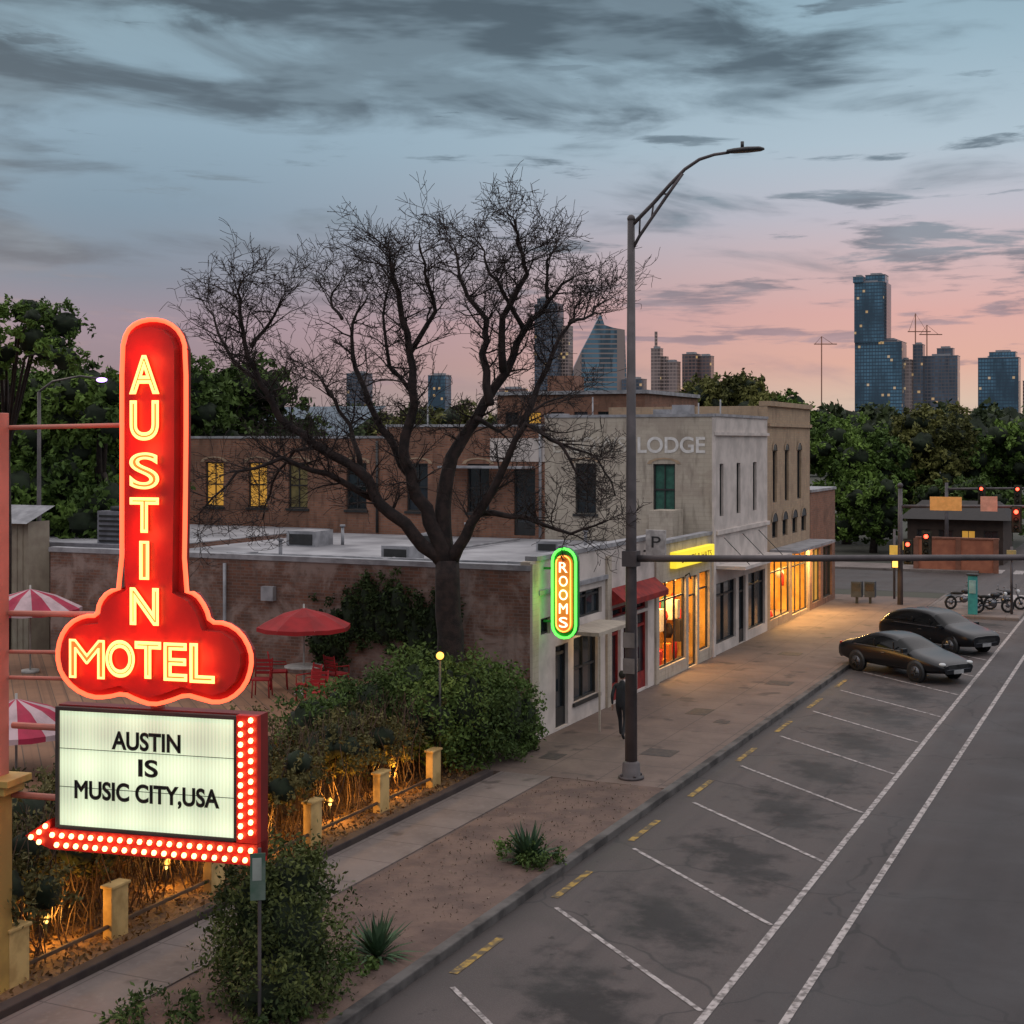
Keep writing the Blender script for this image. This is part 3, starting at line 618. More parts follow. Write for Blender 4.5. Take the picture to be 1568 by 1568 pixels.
tree('oak_tree',-60,66,blobs(-60,66,4,11.0,6,28,(1.4,2.3)),7,16,.25,lm_dark,.4)
tree('oak_tree',-33.5,117,blobs(-33.5,117,6,12.4,5,42,(1.0,1.8)),8,22,.22,lm_olive,.4)
tree('oak_tree',-28.5,119,blobs(-28,119,6,11.2,5,38,(1.0,1.8)),8,22,.22,lm_mid,.4)
tree('oak_tree',-39,113,blobs(-39,115,6,10.6,4,28,(1.0,1.7)),8,22,.22,lm_olive,.4)
tree('oak_tree',-22.5,112,blobs(-22,113,2.5,8.7,4.2,42,(1.0,1.7)),6,24,.19,lm_mid,.4)
tree('oak_tree',-17.5,117,blobs(-17,116.5,2.5,9.8,4.3,46,(1.0,1.7)),6,24,.19,lm_olive,.4)
tree('oak_tree',-11.5,121,blobs(-11.8,119,2.5,8.9,4.2,42,(1.0,1.7)),6,24,.19,lm_mid,.4)
tree('oak_tree',-26.5,100,blobs(-27,99,2,6.2,3.6,28,(.9,1.5)),4,26,.18,lm_mid,.3)
tree('oak_tree',-19,104,blobs(-19,103.5,1.5,5.0,3.0,22,(.8,1.3)),3,26,.18,lm_mid,.3)
tree('oak_tree',-13,106,blobs(-13,106,2.0,5.6,3.4,22,(.8,1.4)),3,26,.18,lm_dark,.3)
fb=[]
for i in range(170):
    z_=random.uniform(300,620); rr=random.uniform(-.40,.42); X=z_*(.9102*rr-.4141); Y=z_*(.4141*rr+.9102)
    hh=8+z_*random.uniform(.012,.026); R=random.uniform(5,10); fb.append(((X,Y,hh*.5),(R,R,hh*.5)))
foliage('distant_trees',fb,.6,1.1,lm_far,core,None,.8)
fb=[]
for i in range(60):
    z_=random.uniform(150,230); rr=random.uniform(-.38,.14) ; X=z_*(.9102*rr-.4141); Y=z_*(.4141*rr+.9102)
    hh=8+z_*random.uniform(.003,.014); R=random.uniform(3,5); fb.append(((X,Y,hh*.5),(R,R,hh*.5)))
foliage('distant_trees',fb,2.6,.45,lm_far,core,None,.8)

F=empty('garden_fence',(-15.2,23,0)); fence_w=mat('fence_post_paint',(.62,.42,.17),(.42,.27,.10),3,.7)
b=MB()
for y in (16.0,18.2,20.8,24.0,26.7,29.1):
    b.box(-15.30,-15.12,y-.20,y+.20,.1,.92,0); b.box(-15.33,-15.09,y-.23,y+.23,.92,.97,0)
for z in(.30,): b.box(-15.22,-15.17,15.9,29.2,z,z+.06,1)
b.obj('posts_and_rail',[fence_w,mat('fence_wood',(.13,.075,.04),(.08,.045,.025),3)],F,.01)
hb=[]
for i in range(70):
    y=random.uniform(15.5,30.5); x=random.uniform(-16.9,-15.3); hb.append(((x,y,random.uniform(1.15,1.8)),(.5,.55,.45)))
foliage('vine_hedge',hb,160,.048,lm_brown,core,None,.5)
b=MB()
for i in range(420):
    y=random.uniform(15.5,30.5); x=random.uniform(-16.8,-15.35); p=Vector((x,y,.1)); pts=[p.copy()]
    for k in range(5): p=p+Vector((random.uniform(-.18,.18),random.uniform(-.25,.25),.42)); pts.append(p.copy())
    b.tube(pts,[.014,.012,.01,.009,.008,.006],3,0,False)
b.obj('vine_stems',[mat('twig',(.12,.07,.045),(.06,.035,.025),4)])
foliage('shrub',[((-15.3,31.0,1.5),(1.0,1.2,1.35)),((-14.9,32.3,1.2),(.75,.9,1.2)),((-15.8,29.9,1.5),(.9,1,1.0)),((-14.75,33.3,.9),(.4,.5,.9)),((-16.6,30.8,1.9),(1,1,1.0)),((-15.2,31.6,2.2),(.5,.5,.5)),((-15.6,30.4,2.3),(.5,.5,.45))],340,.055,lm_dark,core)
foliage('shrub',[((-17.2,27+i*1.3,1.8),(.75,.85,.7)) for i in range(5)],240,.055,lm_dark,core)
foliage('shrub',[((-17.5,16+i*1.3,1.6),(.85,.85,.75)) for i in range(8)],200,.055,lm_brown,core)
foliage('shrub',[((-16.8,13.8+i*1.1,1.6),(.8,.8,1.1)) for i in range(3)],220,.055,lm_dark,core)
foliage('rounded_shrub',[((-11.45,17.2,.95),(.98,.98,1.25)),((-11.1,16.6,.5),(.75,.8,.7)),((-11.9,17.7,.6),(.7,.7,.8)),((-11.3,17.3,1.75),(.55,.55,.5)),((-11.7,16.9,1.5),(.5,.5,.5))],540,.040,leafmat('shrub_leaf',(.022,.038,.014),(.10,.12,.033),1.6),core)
foliage('wall_ivy',[((-21.3+i*.5,33.95,random.uniform(2.6,3.6)),(.45,.14,random.uniform(.9,1.3))) for i in range(9)],340,.06,leafmat('ivy_leaf',(.015,.026,.010),(.055,.085,.026),.5),core)
foliage('ground_cover_plant',[((-12.6,18.5,.2),(.5,.5,.2)),((-10.9,16.2,.25),(.4,.5,.25)),((-12.4,15.6,.3),(.6,.6,.3)),((-10.8,18.3,.2),(.5,.4,.2))],300,.045,lm_dark)
yl=leafmat('yucca_leaf',(.02,.045,.025),(.08,.14,.07),2.)
def agave(x,y,s,n=60):
    b=MB()
    for i in range(n):
        a=random.random()*6.283; e=random.uniform(.15,1.35); Ls=s*random.uniform(.7,1.1); d_=Vector((math.cos(a)*math.cos(e),math.sin(a)*math.cos(e),math.sin(e))); sd=Vector((-math.sin(a),math.cos(a),0))*s*.045
        p=Vector((x,y,.12)); q=p+d_*Ls*.55; t_=p+d_*Ls+Vector((0,0,-.12*s*math.cos(e)))
        b.add([p-sd*.8,p+sd*.8,q+sd,q-sd,t_],[(0,1,2,3),(3,2,4)],0)
    b.obj('yucca_plant',[yl])
agave(-10.85,24.6,.8,110); agave(-10.95,19.1,.75,90)
foliage('low_shrub',[((-10.85,24.6,.28),(.66,.62,.24))],380,.04,lm_dark)

# ------------------------------------------------------------------ bare pecan tree
T=empty('bare_tree',(-16.2,32,0)); b=MB()
TO=Vector((-16.2,32,0)); TR=Vector((.91,.414,0)); TF=Vector((-.414,.91,0)); sc=.0163
def tp(p,y,dd=0):
    p=694+(p-694)*1.06
    if y<520: y=520-(520-y)*.80
    return TO+TR*((p-694)*sc)+TF*dd+Vector((0,0,8-(y-675)*sc))
limbs=[([(696,1166),(693,1040),(691,940),(686,860)],.40,.30,0),
([(686,868),(662,800),(640,740),(625,690),(640,620),(632,540),(622,450),(614,400),(608,355)],.22,.03,-.3),
([(688,868),(680,780),(695,700),(730,640),(770,570),(800,500),(835,440),(870,395)],.25,.03,.3),
([(745,620),(740,540),(745,480),(715,430),(700,370),(692,325)],.12,.025,.7),
([(770,570),(765,480),(800,400),(790,345),(782,305)],.11,.025,-.5),
([(680,862),(640,820),(590,770),(560,720),(500,680),(450,640),(425,590),(405,530),(400,470),(405,420)],.20,.025,-.5),
([(425,590),(380,560),(350,510),(320,450)],.08,.02,.6),([(405,530),(436,490),(458,450)],.06,.02,-.5),
([(590,770),(520,725),(460,700),(400,720),(350,780)],.10,.02,-.8),
([(692,862),(725,800),(765,725),(800,650),(850,680),(885,740)],.17,.02,-.6),
([(735,785),(800,790),(860,812),(910,790)],.09,.02,-.9),
([(795,655),(830,560),(862,490),(885,430)],.10,.02,.7),
([(640,740),(590,650),(550,560),(538,480),(560,420)],.12,.02,.8),
([(632,540),(670,470),(660,400),(650,350)],.08,.02,-.6),
([(560,720),(545,650),(500,590),(470,560)],.08,.02,1.),([(730,640),(760,660),(820,620),(870,600)],.07,.02,1.2),
([(800,500),(770,430),(740,370),(735,330)],.07,.02,.2),([(835,440),(835,370),(845,330)],.05,.018,.2),
([(500,680),(460,690),(420,740),(400,800)],.06,.02,.8),([(850,680),(900,700),(930,760)],.04,.015,.2),([(640,620),(600,560),(590,470),(600,400)],.07,.02,.4),
([(538,480),(520,440),(530,400)],.05,.015,.3),([(862,490),(900,470),(915,440)],.05,.015,.3)]
def seg(p,d_,Ln,r0,lvl):
    n=3 if lvl>1 else 5; pts=[p.copy()]; rads=[r0]; q=p.copy(); dd=d_.copy()
    for i in range(n):
        dd=(dd+Vector((random.uniform(-1,1),random.uniform(-1,1),random.uniform(-.7,.9)))*.32).normalized()
        q=q+dd*Ln/n; pts.append(q.copy()); rads.append(max(.0065,r0*(1-(i+1)/n*.75)))
        if lvl<3:
            for _ in range(random.choice([1,2,2]) if lvl==1 else random.choice([1,1,2])):
                nd=(dd*.45+Vector((random.uniform(-1,1),random.uniform(-1,1),random.uniform(-.6,.9)))*.8).normalized()
                seg(q.copy(),nd,Ln*random.uniform(.36,.60),max(.007,rads[-1]*.6),lvl+1)
    b.tube(pts,rads,4 if lvl==1 else 3,0,False)
for pts,r0,r1,dep in limbs:
    P=[]; n=len(pts)
    for i,(p,y) in enumerate(pts): P.append(tp(p+random.uniform(-4,4),y,dep*3.0*i/n*(1 if r0<.38 else 0)))
    Q=[]
    for i in range(n-1):
        for k in range(3):
            q=P[i].lerp(P[i+1],k/3)
            if k: q+=Vector((random.uniform(-.07,.07),random.uniform(-.07,.07),random.uniform(-.05,.05)))
            Q.append(q)
    Q.append(P[-1]); N=len(Q); rad=[r0+(r1-r0)*(i/(N-1))**.8 for i in range(N)]
    b.tube(Q,rad,10 if r0>.15 else 7)
    if r0<.38:
        for i in range(3 if r0>.2 else 2,N):
            if rad[i]>.16: continue
            for _ in range(2 if i<N-1 else 3):
                tdir=(Q[i]-Q[i-1]).normalized()
                nd=(tdir*.4+Vector((random.uniform(-1,1),random.uniform(-1,1),random.uniform(-.4,.9)))*.8).normalized()
                seg(Q[i],nd,random.uniform(.6,1.3),min(.026,rad[i]*.5),1)
b.obj('trunk_and_branches',[mat('bare_bark',(.035,.022,.020),(.014,.010,.010),5,.95,bump=.6)],T)

# ------------------------------------------------------------------ motel sign
ang=math.atan(1001/2200)-math.radians(15)
MS=empty('motel_neon_sign',(-12.7,16,0)); SO=Vector((-14.22,15.83,0)); SR=Vector((math.cos(ang),math.sin(ang),0)); SN=Vector((math.sin(ang),-math.cos(ang),0))
def sp(a,h,k=0): return SO+SR*a+SN*k+Vector((0,0,h))
def plan(p,y):
    a=(p-92)*.0101; return a,8-(y-675)*(.009227-.0001176*a)
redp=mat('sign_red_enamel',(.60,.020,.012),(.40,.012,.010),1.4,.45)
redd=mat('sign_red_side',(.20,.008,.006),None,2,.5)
neon=emis('red_neon_tube',(1,.10,.04),2.6); neonL=emis('letter_neon_tube',(1,.42,.12),3.0)
outl=[(193,900),(193,700),(193,535),(200,508),(216,494),(240,489),(264,494),(282,510),(290,535),(290,700),(287,905),(305,908),(320,930),(326,952),(350,953),(372,968),(386,995),(387,1020),(378,1048),(358,1068),(335,1075),(310,1068),(290,1062),(265,1072),(240,1078),(215,1070),(195,1060),(170,1066),(145,1066),(118,1053),(98,1030),(92,1003),(97,975),(112,953),(135,942),(155,942),(158,922),(172,905)]
pl=[plan(*q) for q in outl]
b=MB(); n=len(pl)
A0=[sp(a,h,0) for a,h in pl]; A1=[sp(a,h,-.07) for a,h in pl]
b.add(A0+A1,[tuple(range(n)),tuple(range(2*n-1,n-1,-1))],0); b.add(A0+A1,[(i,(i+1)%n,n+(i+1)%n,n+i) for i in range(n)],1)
inn=[]
for i in range(n):
    p0=Vector(pl[i-1]);p1=Vector(pl[i]);p2=Vector(pl[(i+1)%n]); t_=(p2-p0).normalized(); nn=Vector((t_.y,-t_.x)); inn.append(p1+nn*.12)
B0=[sp(a,h,.002) for a,h in inn]; B1=[sp(a,h,.18) for a,h in inn]
b.add(B0+B1,[tuple(range(n,2*n))],0); b.add(B0+B1,[(i,(i+1)%n,n+(i+1)%n,n+i) for i in range(n)],1)
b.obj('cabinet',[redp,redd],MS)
def smoothloop(P,it=1):
    for _ in range(it):
        Q=[]
        for i in range(len(P)):
            a=P[i];c_=P[(i+1)%len(P)]; Q+= [a.lerp(c_,.25),a.lerp(c_,.75)]
        P=Q
    return P
b=MB(); ol=[Vector(q) for q in pl]
b.tube([sp(q.x,q.y,.07) for q in smoothloop(ol)],.032,6,0,closed=True)
b.obj('neon_outline',[neon],MS)
b=MB()
for i in range(0,n,2):
    a,h=pl[i]; b.tube([sp(a,h,0),sp(a,h,.07)],.012,6)
b.obj('tube_standoffs',[redd],MS)
chl=mat('channel_letter_bloom',(.9,.14,.03),None,em=(1,.13,.025),es=1.0)  # letter faces given their own red-orange glow to imitate neon bloom
for ch,y0,y1 in [('A',545,600),('U',615,672),('S',695,748),('T',765,815),('I',832,888),('N',905,958)]:
    c_=(237-92)*.0101; hw={'I':.05}.get(ch,.20); h1=8-(y0-675)*.00885; h0=8-(y1-675)*.00885
    text('letter_face_'+ch,ch,MS,SO,ang,c_-hw,c_+hw,h0,h1,chl,off=.21)
    text('letter_neon_'+ch,ch,MS,SO,ang,c_-hw,c_+hw,h0,h1,neonL,off=.25,outline=.022)
for ch,x0,x1,y0,y1 in [('M',124,176,980,1036),('O',181,222,982,1034),('T',226,262,984,1036),('E',270,301,986,1040),('L',309,342,987,1043)]:
    z=(.009227-.0001176*((x0-92)*.0101))*.988
    text('letter_face_'+ch,ch,MS,SO,ang,(x0-92)*.0100,(x1-92)*.0100,8-(y1-675)*z,8-(y0-675)*z,chl,off=.21)
    text('letter_neon_'+ch,ch,MS,SO,ang,(x0-92)*.0100,(x1-92)*.0100,8-(y1-675)*z,8-(y0-675)*z,neonL,off=.25,outline=.022 if ch!='M' else .017)
for a,h in [(1.42,9.1),(1.42,7.9),(1.42,6.7),(1.42,5.8),(.7,5.0),(1.45,5.0),(2.2,5.0)]:
    light('neon_glow','POINT',sp(a,h,.50),10,(1,.10,.03),.10,MS)
def facemat():
    m,nt,p,co=base('marquee_face'); s=nt.new('ShaderNodeSeparateXYZ'); nt.put(s.inputs[0],co)
    rib=nt.math('SINE',nt.math('MULTIPLY',s.outputs[0],120.)); band=nt.math('SINE',nt.math('ADD',nt.math('MULTIPLY',s.outputs[2],7.6),.4)); tub=nt.math('SINE',nt.math('MULTIPLY',s.outputs[0],9.))
    n_=nt.noise(co,1.2,3)
    st=nt.math('ADD',.56,nt.math('ADD',nt.math('MULTIPLY',rib,.08),nt.math('ADD',nt.math('MULTIPLY',band,.12),nt.math('ADD',nt.math('MULTIPLY',tub,.07),nt.math('MULTIPLY',n_,.28)))))
    p.inputs['Base Color'].default_value=(.4,.4,.35,1); p.inputs['Emission Color'].default_value=(.86,1.,.66,1); nt.put(p.inputs['Emission Strength'],st); return m
b=MB()
def sbox(a0,a1,h0,h1,k0,k1,mi):
    A=[sp(a0,h0,k0),sp(a1,h0,k0),sp(a1,h1,k0),sp(a0,h1,k0),sp(a0,h0,k1),sp(a1,h0,k1),sp(a1,h1,k1),sp(a0,h1,k1)]
    b.add(A,[(0,3,2,1),(4,5,6,7),(0,1,5,4),(1,2,6,5),(2,3,7,6),(3,0,4,7)],mi)
sbox(-.05,3.06,2.30,4.27,-.28,-.05,1)
sbox(0,2.70,2.58,4.20,-.05,.0,2)
for (a0,a1,h0,h1) in [(-.05,0,2.55,4.25),(2.70,2.745,2.55,4.25),(0,2.70,4.20,4.25),(0,2.70,2.535,2.58)]: sbox(a0,a1,h0,h1,-.05,.04,3)
sbox(2.75,3.06,2.54,4.27,-.05,.06,0)
S=[(-.52,2.40),(-.12,2.66),(-.12,2.53),(3.06,2.53),(3.06,2.24),(-.12,2.24)]
A0=[sp(a,h,.06) for a,h in S];A1=[sp(a,h,-.25) for a,h in S]
b.add(A0+A1,[(0,1,2,5),(2,3,4,5),(6,11,8,7),(8,11,10,9)]+[(i,(i+1)%6,6+(i+1)%6,6+i) for i in range(6)],0)
for h in(3.12,3.66): sbox(.0,2.70,h,h+.008,.002,.010,3)
b.obj('marquee_cabinet',[redp,redd,facemat(),mat('marquee_frame',(.05,.045,.04),None)],MS)
b=MB(); bulb=emis('bulb_glow',(1,.50,.18),5.)
for i in range(12):
    h=2.64+i*.138
    for k_,a in enumerate((2.83,2.98)): b.ball(sp(a,h+.06*k_,.10),.040,0,6,4)
for i in range(21):
    for k_,h in enumerate((2.455,2.32)):
        a=-.06+i*.152+.07*k_
        if a<3.03: b.ball(sp(a,h,.10),.040,0,6,4)
for a,h in((-.40,2.40),(-.27,2.48),(-.27,2.34),(-.17,2.57)): b.ball(sp(a,h,.10),.040,0,6,4)
b.obj('marquee_bulbs',[bulb],MS)
blk=mat('marquee_letters',(.008,.008,.008),None,4,.5)
for nm,tx,x0,x1,h0,h1 in (('marquee_line_1','AUSTIN',.84,1.88,3.70,3.94),('marquee_line_2','IS',1.25,1.53,3.34,3.57),('marquee_line_3','MUSIC CITY,USA',.25,2.46,2.94,3.22)):
    text(nm,tx,MS,SO,ang,x0,x1,h0,h1,blk,off=.012); text(nm+'_edge',tx,MS,SO,ang,x0,x1,h0,h1,blk,off=.014,outline=.011)
salmon=mat('salmon_paint',(.55,.20,.15),(.40,.14,.10),1.2,.6,det=7); yelp=mat('yellow_paint',(.52,.34,.09),(.34,.21,.06),1.5,.6,det=7)
b=MB(); pc=Vector((-15.30,15.66,0))
b.obox(pc+Vector((0,0,5.8)),(.32,.32,5.2),ang,0); b.obox(pc+Vector((0,0,1.55)),(.38,.38,3.1),ang,1); b.obox(pc+Vector((.05,0,3.16)),(.80,.6,.10),ang,1); b.obox(pc+Vector((.03,0,3.04)),(.66,.5,.12),ang,1)
for h,a1,rr in((8.22,.98,.035),(5.55,.55,.045),(5.0,.12,.03),(4.63,.4,.03)): b.tube([sp(-.9,h-.03,-.12),sp(a1,h+.0,-.12)],rr,8,0)
for h in (3.9,2.9): b.tube([sp(-.9,h,-.2),sp(0,h,-.2)],.05,8,0)
b.tube([sp(1.42,4.2,-.2),sp(1.42,5.0,-.2)],.1,8,0)
b.obj('support_column',[salmon,yelp],MS,.01)

GL=[(-16.0,17.5),(-16.1,20.6),(-16.1,23.2),(-15.8,25.6),(-15.8,28.0)]
lampm=emis('garden_lamp_glow',(1,.6,.15),3,False)
for x,y in GL:
    e=empty('garden_light',(x,y,0)); b=MB(); b.tube([(x,y,.1),(x,y,.5)],.02,6,0); b.tube([(x,y,.5),(x,y,.53),(x,y,.60)],[.09,.09,.01],10,0); b.ball((x,y,.45),.035,1); b.obj('lamp_head',[frame_d,lampm],e)
    light('glow','POINT',(x+.12,y-.1,.64),52,(1,.46,.07),.08,e)
e=empty('yard_lamp',(-15.3,29.6,0)); b=MB(); b.tube([(-15.3,29.6,.1),(-15.3,29.6,2.9)],.03,6,0); b.ball((-15.3,29.6,3.02),.09,1,12,8); b.obj('post_and_globe',[frame_d,emis('globe_glow',(1,.45,.08),2.2,False)],e)
light('glow','POINT',(-15.05,29.4,3.3),14,(1,.55,.12),.1,e)

def umbrella(name,x,y,zb,zt,R,mats,n=8,drop=.45):
    e=empty(name,(x,y,zb)); b=MB(); b.tube([(x,y,zb),(x,y,zt+.1)],.025,8,len(mats)); ze=zt-drop
    for i in range(n):
        a0=2*math.pi*i/n;a1=2*math.pi*(i+1)/n
        m=lambda a,r_,z: (x+r_*math.cos(a),y+r_*math.sin(a),z)
        am=(a0+a1)/2
        b.add([m(a0,0,zt),m(a0,R*.5,zt-.36*drop),m(am,R*.47,zt-.42*drop),m(a1,R*.5,zt-.36*drop),m(a0,R,ze),m(am,R*.93,ze-.02),m(a1,R,ze),m(a0,R,ze-.10),m(am,R*.93,ze-.13),m(a1,R,ze-.10)],
              [(0,1,2),(0,2,3),(1,4,5,2),(2,5,6,3),(4,7,8,5),(5,8,9,6)],i%len(mats))
        b.tube([(x,y,zt-.03),m(a0,R,ze-.01)],.008,4,len(mats))
    b.tube([(x,y,zb),(x,y,zb+.08)],.25,12,len(mats))
    b.obj('canopy_and_pole',list(mats)+[frame_w],e)
redu=mat('umbrella_red',(.36,.010,.013),(.25,.007,.009),2,.8); whu=mat('umbrella_pale_pink',(.50,.36,.38),None,2,.8); pku=mat('umbrella_magenta',(.38,.02,.06),None,2,.8)
umbrella('patio_umbrella',-20.1,31.3,1.5,3.72,1.22,[redu])
umbrella('striped_umbrella',-29.0,31.1,1.5,3.85,1.4,[pku,whu],16,.55); umbrella('striped_umbrella',-20.5,21.6,.9,2.95,1.3,[pku,whu],16,.55)
def chair(x,y,z,rz,m,nm='patio_chair'):
    e=empty(nm,(x,y,z)); b=MB(); R=Matrix.Rotation(rz,3,'Z'); q=lambda a,b_,c_: Vector((x,y,z))+R@Vector((a,b_,c_))
    for a,b_ in((-.2,-.2),(.2,-.2),(-.2,.2),(.2,.2)): b.tube([q(a*1.1,b_*1.1,0),q(a,b_,.44)],.018,6)
    b.obox(q(0,0,.45),(.46,.46,.04),rz)
    for k in range(4): b.obox(q(0,.22+.015*k,.58+k*.1),(.44,.02,.07),rz)
    b.tube([q(-.21,.2,.44),q(-.21,.28,.95)],.018,6); b.tube([q(.21,.2,.44),q(.21,.28,.95)],.018,6)
    for sgn in(-1,1): b.tube([q(.24*sgn,-.2,.44),q(.24*sgn,-.2,.66),q(.24*sgn,.24,.68)],.015,6)
    b.obj('frame_and_seat',[m],e)
for x,y,rz in((-20.9,30.6,.4),(-19.4,30.4,-.5),(-19.6,32.1,2.8),(-21.2,31.8,2.2),(-18.6,29.5,.2),(-22.5,30.2,1)): chair(x,y,1.5,rz,redu)
e=empty('patio_table',(-20.1,31.3,1.5)); b=MB(); b.tube([(-20.1,31.3,2.2),(-20.1,31.3,2.24)],.5,20,0); b.tube([(-20.1,31.3,1.5),(-20.1,31.3,2.2)],.04,8,0); b.obj('table_top',[frame_w],e)

# ------------------------------------------------------------------ green neon blade sign
e=empty('green_neon_blade_sign',(-14.3,35.2,3)); b=MB()
def cap_(cx,z0,z1,hw,n=8):
    o=[]
    for i in range(n+1): a=math.pi*i/n; o.append((cx+hw*math.cos(a),z1-hw+hw*math.sin(a)))
    for i in range(n+1): a=math.pi+math.pi*i/n; o.append((cx+hw*math.cos(a),z0+hw+hw*math.sin(a)))
    return o
by=34.9; cx=-14.36
for hw,z0,z1,k,mi in((.36,2.80,5.2,0,0),(.24,2.97,5.02,.07,1)):
    o=cap_(cx,z0,z1,hw); N=len(o); A=[(x,by-k,z) for x,z in o]; Bk=[(x,by+.15,z) for x,z in o]
    b.add(A+Bk,[tuple(range(N)),tuple(range(2*N-1,N-1,-1))]+[(i,(i+1)%N,N+(i+1)%N,N+i) for i in range(N)],mi)
b.box(-15,-14.7,by+.08,by+.12,4.6,4.66,0); b.box(-15,-14.7,by+.08,by+.12,3.2,3.26,0)
b.obj('cabinet',[mat('green_enamel',(.02,.25,.05),None,2,.4),mat('blade_inner',(.40,.14,.03),None,2,.5,em=(1,.25,.03),es=.5)],e)
b=MB(); b.tube([(x,by-.05,z) for x,z in cap_(cx,2.83,5.17,.33)],.035,6,0,closed=True); b.tube([(x,by-.10,z) for x,z in cap_(cx,3.0,4.99,.205)],.02,6,1,closed=True)
b.obj('neon_tubes',[emis('green_neon',(.10,1,.08),2.2),emis('orange_neon',(1,.35,.06),2.5)],e)
wn_=emis('white_neon',(1,.82,.55),2.5,False)
for i,ch in enumerate('ROOMS'):
    text('letter_'+ch,ch,e,(cx,by-.1,0),0,-.12,.12,4.55-i*.36,4.82-i*.36,wn_)
light('green_glow','POINT',(cx,by-.5,4),10,(.15,1,.1),.2,e)

# ------------------------------------------------------------------ street lamp + mast arm
SL=empty('street_lamp',(-11.33,31.6,0)); galv=mat('galvanised_steel',(.115,.098,.102),(.065,.057,.06),1.6,.55,metal=.2,det=7)
b=MB(); px,py=-11.33,31.6
b.tube([(px,py,.14),(px,py,.2),(px,py,.2),(px,py,.5),(px,py,.55)],[.30,.30,.22,.2,.15],16); b.tube([(px,py,.5),(px,py,6),(px,py,13.15)],[.145,.125,.085],14); b.ball((px,py,13.17),.1)
for a in range(4): b.ball((px+.24*math.cos(a*1.57+.7),py+.24*math.sin(a*1.57+.7),.23),.035)
up=[(0,13.0),(.22,13.2),(.55,13.5),(.95,13.9),(1.3,14.22),(1.65,14.42),(2.0,14.50),(2.35,14.52)]
lo=[(0,12.4),(.2,12.75),(.5,13.15),(.9,13.68),(1.25,14.13)]
b.tube([(px+a,py,h) for a,h in up],[.05,.05,.048,.045,.042,.04,.036,.034],8); b.tube([(px+a,py,h) for a,h in lo],.04,8)
for (a,h),(a2,h2) in [((.5,13.15),(.55,13.5)),((.2,12.75),(.22,13.2)),((.9,13.68),(.75,13.7))]: b.tube([(px+a,py,h),(px+a2,py,h2)],.022,6)
b.obj('pole_and_arm',[galv],SL)
b=MB()
M=[(2.3,.07,.06),(2.45,.13,.08),(2.75,.17,.09),(3.05,.15,.07),(3.15,.05,.03)]
vs=[]
for x,wd,hh in M:
    for k in range(8):
        a=2*math.pi*k/8; vs.append((px+x,py+wd*math.cos(a),14.53+hh*math.sin(a)*(1 if math.sin(a)>0 else .5)))
b.add(vs,[(i*8+k,i*8+(k+1)%8,(i+1)*8+(k+1)%8,(i+1)*8+k) for i in range(4) for k in range(8)]+[tuple(range(8)),tuple(32+k for k in range(8))],0,True)
b.tube([(px+2.65,py,14.60),(px+2.65,py,14.74)],.04,8); b.obj('luminaire',[mat('luminaire_dark',(.05,.05,.055),None,3,.5)],SL)
b=MB(); b.tube([(px,py,5.26),(px+3,py,5.36),(px+8,py,5.55),(px+13,py,5.75)],[.085,.08,.065,.05],10,0); b.obox((px,py,5.26),(.34,.34,.36),0,0)
for h in(2.6,3.2): b.box(px-.14,px+.14,py-.175,py-.155,h,h+.35,1)
b.obj('signal_mast_arm',[galv,mat('small_plate',(.17,.15,.14),None)],SL)
e=empty('parking_sign',(-10.9,15.9,0)); b=MB(); b.tube([(-10.9,15.9,.1),(-10.9,15.9,2.62)],.025,8,0); b.obox((-10.9,15.86,2.25),(.20,.02,.62),.6,1); b.obox((-10.905,15.848,2.35),(.12,.012,.3),.6,2); b.obj('post_and_plate',[galv,mat('sign_green',(.05,.10,.07),(.12,.16,.13),3),mat('sign_white',(.3,.33,.3),None)],e,.003)

hous=mat('signal_housing',(.04,.035,.02),None); sred=emis('signal_red',(1,.06,.03),7,False); soff=mat('signal_off',(.03,.03,.02),None); wamb=emis('walk_amber',(1,.5,.1),2.,False)
plo=mat('street_name_plate',(.60,.30,.10),(.45,.22,.07),4,em=(1,.42,.1),es=.22); pls=mat('lane_sign_plate',(.55,.30,.22),None,4,em=(1,.4,.25),es=.12)
def head(b,x,y,z,on=0,w_=.17):
    b.box(x-w_,x+w_,y-.3,y-.08,z-.55,z+.55,3); b.box(x-w_-.06,x+w_+.06,y-.085,y-.07,z-.62,z+.62,3)
    for k in range(3): b.tube([(x,y-.3,z+.36-k*.36),(x,y-.42,z+.36-k*.36)],.12,10,3,False); b.ball((x,y-.33,z+.36-k*.36),.10,4 if k==on else 5,8,6)
e=empty('traffic_signal',(-11.6,70.5,0)); b=MB(); b.tube([(-11.6,70.5,.1),(-11.6,70.5,5.7)],[.14,.1],10,0); b.ball((-11.6,70.5,5.85),.14,0)
b.tube([(-11.6,70.5,4.85),(-6,70.5,4.95),(0,70.5,5.05)],[.08,.07,.05],8,0)
b.box(-10.2,-8.75,70.36,70.42,4.70,5.35,1); b.box(-7.9,-7.15,70.36,70.42,4.70,5.4,2)
head(b,-6.3,70.5,4.35); head(b,-10.35,70.5,3.1); head(b,-11.2,70.5,2.7)
b.box(-11.95,-11.6,70.1,70.3,1.9,2.3,3); b.box(-11.9,-11.65,70.07,70.1,1.95,2.25,6)
b.obj('pole_arm_and_heads',[galv,plo,pls,hous,sred,soff,wamb],e)
light('red_glow','POINT',(-6.3,69.8,4.7),15,(1,.05,.02),.15,e)
e=empty('traffic_signal',(-12.4,92.5,0)); b=MB(); b.tube([(-12.4,92.5,.1),(-12.4,92.5,5.4)],[.14,.1],10,0); b.tube([(-12.4,92.5,5.0),(-4,92.5,5.2)],[.08,.05],8,0)
